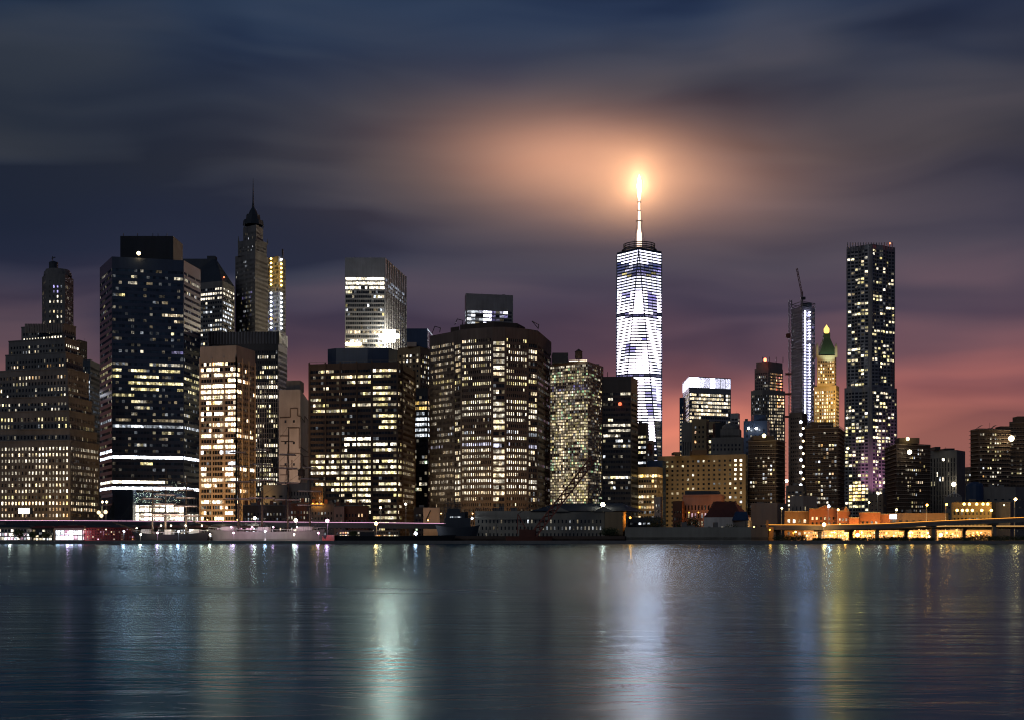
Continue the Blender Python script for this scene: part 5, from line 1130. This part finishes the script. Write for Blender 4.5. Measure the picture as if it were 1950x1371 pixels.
# ================================================================= SHIPS
def hull(rt, x0, x1, y, beam, zd, mat, sheer=1.2, zk=-.5, rake=2.0, name='hull'):
    mb = MB(); n = 16; L = x1 - x0; rows = []
    for i in range(n + 1):
        t_ = i / n; bw = beam / 2 * min(1, (math.sin(math.pi * min(max(t_, .02), .98)) ** .45)); sh = sheer * (2 * t_ - 1) ** 2; x = x0 + L * t_
        xr = x + (rake * (t_ - .5) * 2)
        rows.append([(xr, y - bw, zd + sh), (x, y - bw * .92, zd * .4), (x, y - bw * .55, zk), (x, y + bw * .55, zk), (x, y + bw * .92, zd * .4), (xr, y + bw, zd + sh)])
    for a, c in zip(rows, rows[1:]):
        for k in range(5): mb.face([a[k], c[k], c[k + 1], a[k + 1]])
        mb.face([a[5], c[5], c[0], a[0]])
    mb.face(rows[0]); mb.face(rows[-1][::-1]); return mb.build(name, W[mat], rt), rows
def tall_ship(label, x0, x1, D, yd, masts, mat, band=None, ry=R(38)):
    X0, X1 = wx(x0, D), wx(x1, D); zd = wz(yd, D); rt = thing('sailing_ship', label, 'ship', ((X0 + X1) / 2, D, 0))
    ho, rows = hull(rt, X0, X1, D, 11, zd, mat)
    mb = MB()
    for side in (0, 5):
        for a, c in zip(rows, rows[1:]):
            mb.bar((a[side][0], a[side][1], a[side][2] + .9), (c[side][0], c[side][1], c[side][2] + .9), .08); mb.bar(a[side], (a[side][0], a[side][1], a[side][2] + .9), .06)
    mb.build('bulwark_rail', W['white'], rt)
    for f0, f1, hh in ((.08, .2, 2.4), (.42, .52, 2.2), (.78, .92, 2.4)):
        mb = MB(); mb.box((X0 + (X1 - X0) * (f0 + f1) / 2, D, zd + hh / 2 - .1), ((X1 - X0) * (f1 - f0), 6, hh)); mb.build('deckhouse', W['white'], rt)
    mb = MB(); mb.bar((X0 + 1, D, zd + 1.4), (X0 - 11, D, zd + 5.5), .35, 6, 0, .15); mb.build('bowsprit', W['wood'], rt)
    tops = []
    for px_, yt in masts:
        x = wx(px_, D); zt = wz(yt, D); H = zt - zd; mb = MB(); mb.bar((x, D, zd - .5), (x + .3, D, zt), .48, 8, 0, .14); mo = mb.build('mast', W['wood'], rt); tops.append((x, zt))
        for f, wd in ((.30, 13.5), (.46, 12), (.60, 10), (.73, 8), (.86, 6)):
            z = zd + H * f; dx, dy = math.cos(ry) * wd * .5, math.sin(ry) * wd * .5
            ym = MB(); ym.bar((x - dx, D - dy - .5, z), (x + dx, D + dy - .5, z), .2, 6); yo = ym.build('yard', W['wood'], mo)
            if f < .75:
                ym = MB(); ym.bar((x - dx * .85, D - dy * .85 - .6, z + .3), (x + dx * .85, D + dy * .85 - .6, z + .3), .3, 6); ym.build('furled_sail', W['cream'], mo)
        for sy in (-1, 1):
            mb = MB()
            for k in range(5): mb.bar((x - 2.2 + k * 1.1, D + sy * 5.2, zd), (x, D, zd + H * .45), .05, 3); mb.bar((x - 1.6 + k * .8, D + sy * 3, zd + H * .2), (x, D, zd + H * .8), .04, 3)
            for k in range(1, 7): z = zd + H * .45 * k / 7; q = 1 - k / 7; mb.bar((x - 2.2 * q, D + sy * 5.2 * q, z), (x + 2.2 * q, D + sy * 5.2 * q, z), .04, 3)
            mb.build('shroud', W['black'], rt, 'stuff')
    mb = MB(); prev = (X0 - 10, zd + 5)
    for x, zt in tops:
        for f in (.5, .75, 1.0): mb.bar((prev[0], D, zd + 2 + (prev[1] - zd - 2) * f * .6), (x, D, zd + (zt - zd) * f), .05, 3)
        prev = (x, zt)
    mb.bar((prev[0], D, prev[1]), (X1 - 1, D, zd + 1), .05, 3); mb.build('stay', W['black'], rt, 'stuff')
    return rt
s1 = tall_ship('dark hulled three masted ship moored below the octagonal tower', 262, 392, 572, 1017, [(290, 905), (315, 893), (354, 902)], 'hullblack')
s2 = tall_ship('long pale hulled four masted ship moored below the cream office block', 407, 612, 574, 1012, [(454, 806), (499, 800), (548, 812), (590, 846)], 'grey', ry=R(30))
for rt, xs, yy, tn in ((s1, (306, 325, 353, 384), 1000, 'white'), (s2, (440, 480, 520, 565), 1003, 'pink')):
    for px_ in xs: lamp_ball(rt, wx(px_, 566), 566.5, wz(yy, 566), .34, tn, 14, 1600, 'deck_lamp')
for k in range(5): uplight(s2, wx(418 + k * 42, 560.5), 561, 1.6, wx(424 + k * 42, 572), 570, 3.6, 700, (1, .84, .86), 140, .2, 'hull_beam')
for k in range(3): uplight(s1, wx(300 + k * 30, 566), 566, 5, wx(302 + k * 28, 573), 573, 16, 6000, (1, .85, .8), 100, .2, 'mast_beam')
# long dark barge with red bow
b = thing('barge', 'long low black barge with rusty red bow lying along the quay', 'barge', (wx(730, 566), 566, 0))
hull(b, wx(622, 566), wx(860, 566), 566, 10, wz(1020, 566), 'hullblack', .5)
mb = MB(); mb.prism([(wx(614, 566), 566), (wx(640, 566), 560.6), (wx(640, 566), 571), ], -.3, wz(1018, 566)); mb.build('bow', W['redpaint'], b)
mb = MB(); mb.box((wx(700, 566), 566, wz(1017, 566)), (6, 5, 2.2)); mb.build('wheelhouse', W['black'], b)
b = thing('museum_ship', 'dark blue lightship with tall bridge and mast cluster left of the pier shed', 'ship', (wx(870, 578), 578, 0))
hull(b, wx(838, 578), wx(905, 578), 578, 11, wz(1004, 578), 'slate', 1.2)
mb = MB(); mb.box((wx(872, 578), 578, wz(996, 578)), (11, 7, 5)); mb.build('deckhouse', W['slate'], b)
mb = MB(); mb.box((wx(868, 578), 578, wz(984, 578)), (8.5, 6, 4)); mb.build('bridge', W['slate'], b)
mb = MB(); mb.box((wx(864, 578), 578, wz(974, 578)), (5.5, 5, 3)); mb.build('wheelhouse', W['slate'], b)
mb = MB(); mb.lathe((wx(885, 578), 578), [(1.6, wz(991, 578)), (1.5, wz(974, 578)), (.1, wz(974, 578))], 12); mb.build('funnel', W['black'], b)
mb = MB()
for k in range(7): mb.box((wx(858 + k * 3.2, 574.9), 574.9, wz(984, 575)), (.5, .2, .7))
mb.build('porthole', mat_lit('cool', .5), b, 'stuff')
mb = MB()
for px_, yt in ((846, 962), (852, 953), (858, 947), (864, 944), (870, 950), (877, 958)): mb.bar((wx(px_, 578), 578, wz(998, 578)), (wx(px_ + 1, 578), 578, wz(yt, 578)), .2, 5, 0, .1)
for yy, x0, x1 in ((951, 850, 873), (958, 846, 878), (965, 845, 880)): mb.bar((wx(x0, 578), 578, wz(yy, 578)), (wx(x1, 578), 578, wz(yy + 1, 578)), .13)
for x0, x1 in ((846, 864), (858, 877), (864, 852), (870, 846), (877, 864), (884, 864)): mb.bar((wx(x0, 578), 578, wz(992, 578)), (wx(x1, 578), 578, wz(950, 578)), .08, 3)
mb.build('mast', W['slate'], b)
b = thing('tan_advert_wall', 'blank tan wall panel with dark diagonal crane silhouette beside the dark blue ship', 'wall', (wx(822, 640), 640, GZ))
mb = MB(); mb.box((wx(822, 640), 640, (GZ + wz(966, 640)) / 2), (8.0, 3, wz(966, 640) - GZ)); mb.build('panel', W['cream'], b)
mb = MB(); mb.bar((wx(812, 638), 638.2, wz(988, 638)), (wx(820, 638), 638.2, wz(971, 638)), .4); mb.bar((wx(812, 638), 638.2, wz(988, 638)), (wx(815, 638), 638.2, wz(993, 638)), .5); mb.build('diagonal_bar', W['black'], b)
lamp_ball(b, wx(815, 630), 630, wz(990, 630), .4, 'amber', 6, 3500, 'lamp')

# ================================================================= PIER SHED, CRANE BARGE
b = Building('pier_shed', 'long grey green pier shed with hipped blue roof and roof terrace', [(905, 972, 592), (1150, 972, 590), (1192, 973, 596)], wall='shed', minpx=10, cap=200)
b.shell(b.P, GZ, b.top, 40, [dict(px=7.2, pz=15, fx=.35, fz=.5, rec=.4, m=(.4, .4, .3, .9), lit=dict(p=.10, s=.5, run=1, tints=('cool', 'white'), dim=.2, bands=[(1004, 1020, .0)], cols=[(1030, 1150, 1000, 1016, .55, ('cool', 'white'), .8)])), dict(px=12, pz=20, fx=.3, fz=.3, lit=dict(p=0))])
zr, ze = wz(957, 600), b.top; P = [(wx(1010, 590), 589.5), (wx(1192, 594), 589.5), (wx(1230, 625), 625), (wx(1010, 625), 625)]
mb = MB(); mb.prism(P, ze, zr, 0, None, [(wx(1062, 605), 605), (wx(1186, 605), 605), (wx(1186, 610), 610), (wx(1062, 610), 610)]); b.part('hipped_roof', mb, W['slate'])
for ga, gb in ((1040, 1084), (1130, 1168)):
    mb = MB(); A_, B_ = wx(ga, 589), wx(gb, 589); zt = ze + 2.2; y0, y1 = 588.9, 600
    for yy, rev in ((y0, 0), (y1, 1)):
        f = [(A_, yy, ze - .3), (B_, yy, ze - .3), ((A_ + B_) / 2, yy, zt)]; mb.face(f[::-1] if rev else f)
    mb.face([(A_, y0, ze - .3), ((A_ + B_) / 2, y0, zt), ((A_ + B_) / 2, y1, zt), (A_, y1, ze - .3)]); mb.face([(B_, y0, ze - .3), (B_, y1, ze - .3), ((A_ + B_) / 2, y1, zt), ((A_ + B_) / 2, y0, zt)]); b.part('gable', mb, W['shed'])
mb = MB(); mb.box((wx(970, 588), 588.2, wz(984, 588)), (31, 1.2, .35)); b.part('canopy', mb, W['shed'])
rail(b, [pt(905, 591), pt(1008, 590)], b.top, 1.1, 'black', .05)
lamp_ball(b.root, wx(1200, 588), 588, wz(985, 588), .5, 'orange', 7, 3500, 'wall_lamp'); lamp_ball(b.root, wx(899, 586), 586, wz(986, 586), .5, 'cool', 12, 600, 'wall_lamp')
b.finish()
bld('orange_end_wall', 'blank end wall block lit orange at the right of the pier shed', [(1152, 974, 583), (1186, 974, 582), (1192, 975, 590)], wall='tan', px=40, pz=60, fx=.1, fz=.1, lit=dict(p=0), back=6)
bld('long_pier_wall', 'long low dark pier building between pier shed and right viaduct', [(1190, 1003, 572), (1430, 1003, 570), (1462, 1004, 580)], wall='shed', px=34, pz=30, fx=.12, fz=.2, lit=dict(p=0), back=30)
bld('low_pier_deck_wall', 'low dark timber faced deck below the pier shed', [(840, 1020, 571), (1190, 1020, 570), (1196, 1020.5, 575)], wall='darkbrick', px=14, pz=9, fx=.15, fz=.6, lit=dict(p=0), back=12)
cb = thing('crane_barge', 'dark red crane barge with A frame and long raised lattice boom before the pier shed', 'crane barge', (wx(1000, 566), 566, 0))
hull(cb, wx(965, 566), wx(1050, 566), 566, 9, wz(1021, 566), 'rust', .2, -.5, .5)
Dq = 566; q = lambda a, c, d=Dq: (wx(a, d), d, wz(c, d))
mb = MB(); lattice(mb, q(1016, 1018), q(1130, 872), 2.6, 3.0, .42); mb.build('boom', W['cranered'], cb)
mb = MB()
for dd in (-2, 2):
    mb.bar((wx(986, Dq), Dq + dd, wz(978, Dq)), (wx(985, Dq), Dq + dd, wz(1016, Dq)), .28); mb.bar((wx(986, Dq), Dq + dd, wz(978, Dq)), (wx(1008, Dq), Dq + dd, wz(1017, Dq)), .28)
for f in (.25, .5, .75): mb.bar((wx(985, Dq), Dq - 2, wz(978 + 38 * f, Dq)), (wx(986 + 20 * f, Dq), Dq - 2, wz(978 + 39 * f, Dq)), .15)
mb.build('a_frame', W['cranered'], cb)
mb = MB(); mb.bar(q(986, 978), q(1130, 874), .07, 3); mb.bar(q(986, 978), q(1090, 920), .07, 3); mb.bar(q(1130, 874), q(1132, 935), .06, 3); mb.build('cable', W['black'], cb, 'stuff')
mb = MB(); mb.box((wx(1004, Dq), Dq, wz(1015, Dq)), (7, 5, 3.2)); mb.build('cab', W['rust'], cb)
# people along the roof terrace
def person_mesh():
    me = bpy.data.meshes.new('person')
    J = dict(pel=(0, 0, .95), chest=(0, 0, 1.32), neck=(0, 0, 1.5), head=(0, 0, 1.66), lk=(-.11, .02, .5), lf=(-.13, 0, .05), rk=(.11, -.03, .5), rf=(.14, .02, .05), ls=(-.2, 0, 1.4), le=(-.27, .02, 1.12), lh=(-.24, -.1, .88), rs=(.2, 0, 1.4), re=(.28, 0, 1.12), rh=(.25, -.12, .9), lt=(-.13, -.12, .03), rt=(.14, -.1, .03))
    Rr = dict(pel=.15, chest=.17, neck=.06, head=.115, lk=.075, lf=.05, rk=.075, rf=.05, ls=.07, le=.05, lh=.04, rs=.07, re=.05, rh=.04, lt=.04, rt=.04)
    ks = list(J); E = [('pel', 'chest'), ('chest', 'neck'), ('neck', 'head'), ('pel', 'lk'), ('lk', 'lf'), ('lf', 'lt'), ('pel', 'rk'), ('rk', 'rf'), ('rf', 'rt'), ('chest', 'ls'), ('ls', 'le'), ('le', 'lh'), ('chest', 'rs'), ('rs', 're'), ('re', 'rh')]
    me.from_pydata([J[k] for k in ks], [(ks.index(a), ks.index(c)) for a, c in E], [])
    o = bpy.data.objects.new('tmp', me); COL.objects.link(o); mod = o.modifiers.new('skin', 'SKIN')
    for i, k in enumerate(ks): me.skin_vertices[0].data[i].radius = (Rr[k], Rr[k] * (.75 if k in ('chest', 'pel') else 1))
    me.skin_vertices[0].data[0].use_root = True
    sd = o.modifiers.new('s', 'SUBSURF'); sd.levels = 1
    dg = bpy.context.evaluated_depsgraph_get(); out = bpy.data.meshes.new_from_object(o.evaluated_get(dg)); bpy.data.objects.remove(o); return out
pm_ = person_mesh(); pm_.name = 'person'; cl_m = ['black', 'navy', 'slate', 'rust']; pmx = []
for c in cl_m:
    q_ = pm_.copy(); q_.materials.clear(); q_.materials.append(W[c]); pmx.append(q_)
for k, px_ in enumerate((908, 911, 914, 921, 924, 929, 933, 940, 944, 951, 955, 960, 966, 972, 979, 988, 996, 1004)):
    o = bpy.data.objects.new('person', pmx[k % 4]); COL.objects.link(o); o.location = (wx(px_, 592.5), 592.5 + (k % 3) * .8, b.top * 0 + wz(972, 592) + .02); o.rotation_euler = (0, 0, k * 1.3); o.scale = (1, 1, .95 + .03 * (k % 4))
    o['label'] = 'person in %s clothes standing on the pier shed roof terrace, %s' % (('black', 'dark blue', 'grey', 'rust red')[k % 4], ('at its left end', 'left of its middle', 'near its middle', 'right of its middle', 'beside the crane boom')[k // 4]); o['category'] = 'person'; o['group'] = 'people on the roof terrace'

# ================================================================= UNDER THE RIGHT VIADUCT
for lab, x0, x1, yt, tns, p_, s_, px_ in (('market hall with many small white lights under the right viaduct', 1530, 1628, 1009, ('amber', 'orange', 'warm'), .75, 4, 4),
    ('market hall glowing amber under the right viaduct, middle one', 1636, 1768, 1009, ('amber', 'gold', 'orange', 'orange'), .75, 4, 4.5),
    ('open shed glowing deep orange under the right viaduct, rightmost one', 1784, 1888, 1009, ('orange', 'amber'), .7, 3, 7)):
    pavilion(lab, x0, x1, yt, 640, 'concrete', dict(p=p_, s=s_ * .6, tints=tns, run=1.3), None, px_, 5, .6, .55)
for px_, py_, tn, s_, r_, lab in ((1632, 1018, 'gold', 26, 1.5, 'blazing yellow lamp under the right viaduct between the market halls'), (1790, 1018, 'amber', 26, 1.4, 'blazing orange lamp under the right viaduct left of the open shed'),
    (1862, 1018, 'orange', 22, .9, 'small orange lamp under the right viaduct before the open shed'), (1768, 1021, 'warm', 16, .7, 'small warm lamp near a viaduct column under the ramp'), (1435, 1003, 'amber', 12, .6, 'small amber lamp at the end of the long pier building')):
    lamp_post(px_, py_, 628, tn, s_, 9000 if r_ > 1 else 2500, r_, lab)
    if r_ > .6: uplight(bpy.data.objects['waterfront_pavilion'], wx(px_, 618), 618, 5.5, wx(px_, 642), 642, 3, 34000 if r_ > 1 else 14000, 'amber', 150, .3, 'shed_beam')
SPOT_ = ['far left under the ramp', 'beside the first viaduct column', 'left of the blazing yellow lamp', 'right of the blazing yellow lamp', 'before the middle market hall', 'beside the second viaduct column', 'at the right end of the middle market hall', 'right of the blazing orange lamp', 'before the open orange shed', 'under the far right of the ramp']
for k in range(10):
    px_ = 1515 + k * 42 + (k % 3) * 5; D = 624; rt = thing('market_lamp', 'small orange lamp under the right viaduct, ' + SPOT_[k], 'lamp', (wx(px_, D), D, GZ), 'small lamps under the right viaduct'); x = wx(px_, D); z = wz(1012 + (k * 7 % 5), D)
    mb = MB(); mb.bar((x, D, GZ), (x, D, z), .06); mb.build('post', W['fin'], rt); lamp_ball(rt, x, D, z, .42, 'orange' if k % 3 else 'amber', 18, 2500, 'bulb')
    uplight(rt, x, D + 4, 3.5, x, D + 17, 4, 7000, 'orange', 150, .3)
QW = ['before the left glass pavilion', 'before the glaring open fronted shop', 'before the dim red shed', 'at the stern of the dark sailing ship', 'below the octagonal tower lobby', 'at the bow of the dark sailing ship', 'left of the pale hull', 'amid the pale hull', 'right of the pale hull amidships', 'at the end of the pale hull', 'under the slanting white canopy']
for k, px_ in enumerate((20, 130, 236, 268, 300, 340, 400, 445, 505, 560, 606)):
    D = 562.5; x, z = wx(px_, D), wz(1017 - (k % 3) * 3, D); rt = thing('quay_lamp', 'small white quay lamp ' + QW[k], 'lamp', (x, D, GZ), 'small lamps along the left quay')
    mb = MB(); mb.bar((x, D, GZ), (x, D, z), .07); mb.build('post', W['fin'], rt); lamp_ball(rt, x, D, z, .38, ('white', 'pink', 'cool')[k % 3], 24, 3500, 'bulb')
b = thing('orange_gatehouse', 'small orange lit gatehouse at the left start of the right viaduct', 'gatehouse', (wx(1470, 600), 600, GZ))
mb = MB(); mb.box((wx(1461, 597), 597, wz(1000, 597)), (1.0, 1, 5)); mb.build('post', W['tan'], b); mb = MB(); mb.box((wx(1468, 597), 597, wz(1016, 597)), (2.0, 2, 6.5)); mb.build('pier', W['tan'], b)
lamp_ball(b, wx(1466, 592), 592, wz(1008, 592), .35, 'orange', 6, 2200, 'lamp')

# ================================================================= TREES AND BUSHES
mlf = bpy.data.materials.new('leaves'); mlf.use_nodes = True; t = NT(mlf.node_tree)
g = t.new('ShaderNodeNewGeometry'); c = t.mix(g.outputs['Random Per Island'], (.03, .05, .02, 1), (.08, .11, .04, 1))
bs = t.new('ShaderNodeBsdfPrincipled', {'Base Color': c, 'Roughness': .7}); t.l.new(bs.outputs[0], t.new('ShaderNodeOutputMaterial').inputs[0])
def leafmass(mb, c, rx, ry_, rz, n, r_, sz=.45):
    for i in range(n):
        u = Vector((r_.gauss(0, 1), r_.gauss(0, 1), r_.gauss(0, 1))).normalized() * (r_.random() ** .4); k = .72 + .5 * noise.noise(Vector((u.x * 1.7 + c[0], u.y * 1.7, u.z * 1.7)))
        q = Vector((c[0] + u.x * rx * k, c[1] + u.y * ry_ * k, c[2] + u.z * rz * k)); a = Vector((r_.gauss(0, 1), r_.gauss(0, 1), r_.gauss(0, 1))).normalized(); b_ = a.orthogonal().normalized(); s_ = sz * r_.uniform(.6, 1.3); e = a.cross(b_) * s_; f = b_ * s_
        k0 = len(mb.v); mb.v += [tuple(q - e), tuple(q - f * .5), tuple(q + e), tuple(q + f * .5)]; mb.f.append([k0, k0 + 1, k0 + 2, k0 + 3]); mb.mi.append(0)
tree_r = random.Random(3)
def tree(px_, D, h_, wd, label, grp=None):
    x = wx(px_, D); rt = thing('tree', label, 'tree', (x, D, GZ), grp)
    mb = MB(); mb.bar((x, D, GZ - .1), (x + .2, D, GZ + h_ * .5), .28, 7, 0, .18)
    for k in range(5):
        a = k * 1.3; mb.bar((x + .15, D, GZ + h_ * (.3 + .05 * k)), (x + math.cos(a) * wd * .35, D + math.sin(a) * wd * .35, GZ + h_ * (.6 + .06 * k)), .13, 5, 0, .05)
    mb.build('trunk', W['bark'], rt)
    mb = MB(); leafmass(mb, (x, D, GZ + h_ * .62), wd * .6, wd * .6, h_ * .42, 1100, tree_r, .3); mb.build('crown', mlf, rt)
for px_, h_, wd, lab in ((36, 5.5, 7, 'round dark tree before the white glowing pavilion at far left'), (62, 4.5, 4, 'small tree between the two glass pavilions'), (88, 4.2, 4, 'small tree left of the glaring open fronted shop'),
    (672, 5, 5, 'small quayside tree left of the orange sodium lamp'), (1160, 6.5, 10, 'dark tree at the right foot of the pier shed'), (1245, 12, 12, 'broad dark tree behind the long pier building, leftmost'), (1322, 13, 10, 'dark tree in front of the pink lit stone house'), (1395, 8, 10, 'dark tree before the dark roofed hall'),
    (1300, 10, 8, 'slim dark tree left of the one before the pink house')):
    tree(px_, 577 if lab[:5] != 'broad' and px_ < 1200 else 606, h_, wd, lab)
for px_, w_, h_, lab in ((1506, 16, 5.5, 'long dark shoreline bush at the left foot of the right viaduct'), (1575, 14, 2.8, 'low shoreline bush below the white lit market hall'), (1650, 16, 3.2, 'low shoreline bush below the amber market hall'), (1705, 12, 4, 'shoreline bush beneath the ramp, left of the blazing orange lamp'),
    (1755, 12, 3, 'low shoreline bush just below the blazing orange lamp'), (1820, 16, 3.4, 'shoreline bush before the deep orange shed'), (1868, 12, 6, 'tall round shoreline bush near the right edge'), (1925, 22, 5, 'large dark shoreline bush at the right edge')):
    h_ *= .62; rt = thing('bush', lab, 'bush', (wx(px_, 570), 570, GZ)); mb = MB()
    for k in range(4): leafmass(mb, (wx(px_, 570) + (k - 1.5) * w_ * .22, 570, GZ + h_ * .35), w_ * .24, 3, h_ * (.5 + .2 * tree_r.random()), 380, tree_r, .3)
    mb.build('foliage', mlf, rt); mb = MB()
    for k in range(5): mb.bar((wx(px_, 570) + (k - 2) * w_ * .12, 570, GZ - .1), (wx(px_, 570) + (k - 2) * w_ * .2, 570.3, GZ + h_ * .5), .1, 4, 0, .04)
    mb.build('stem', W['bark'], rt, 'stuff')
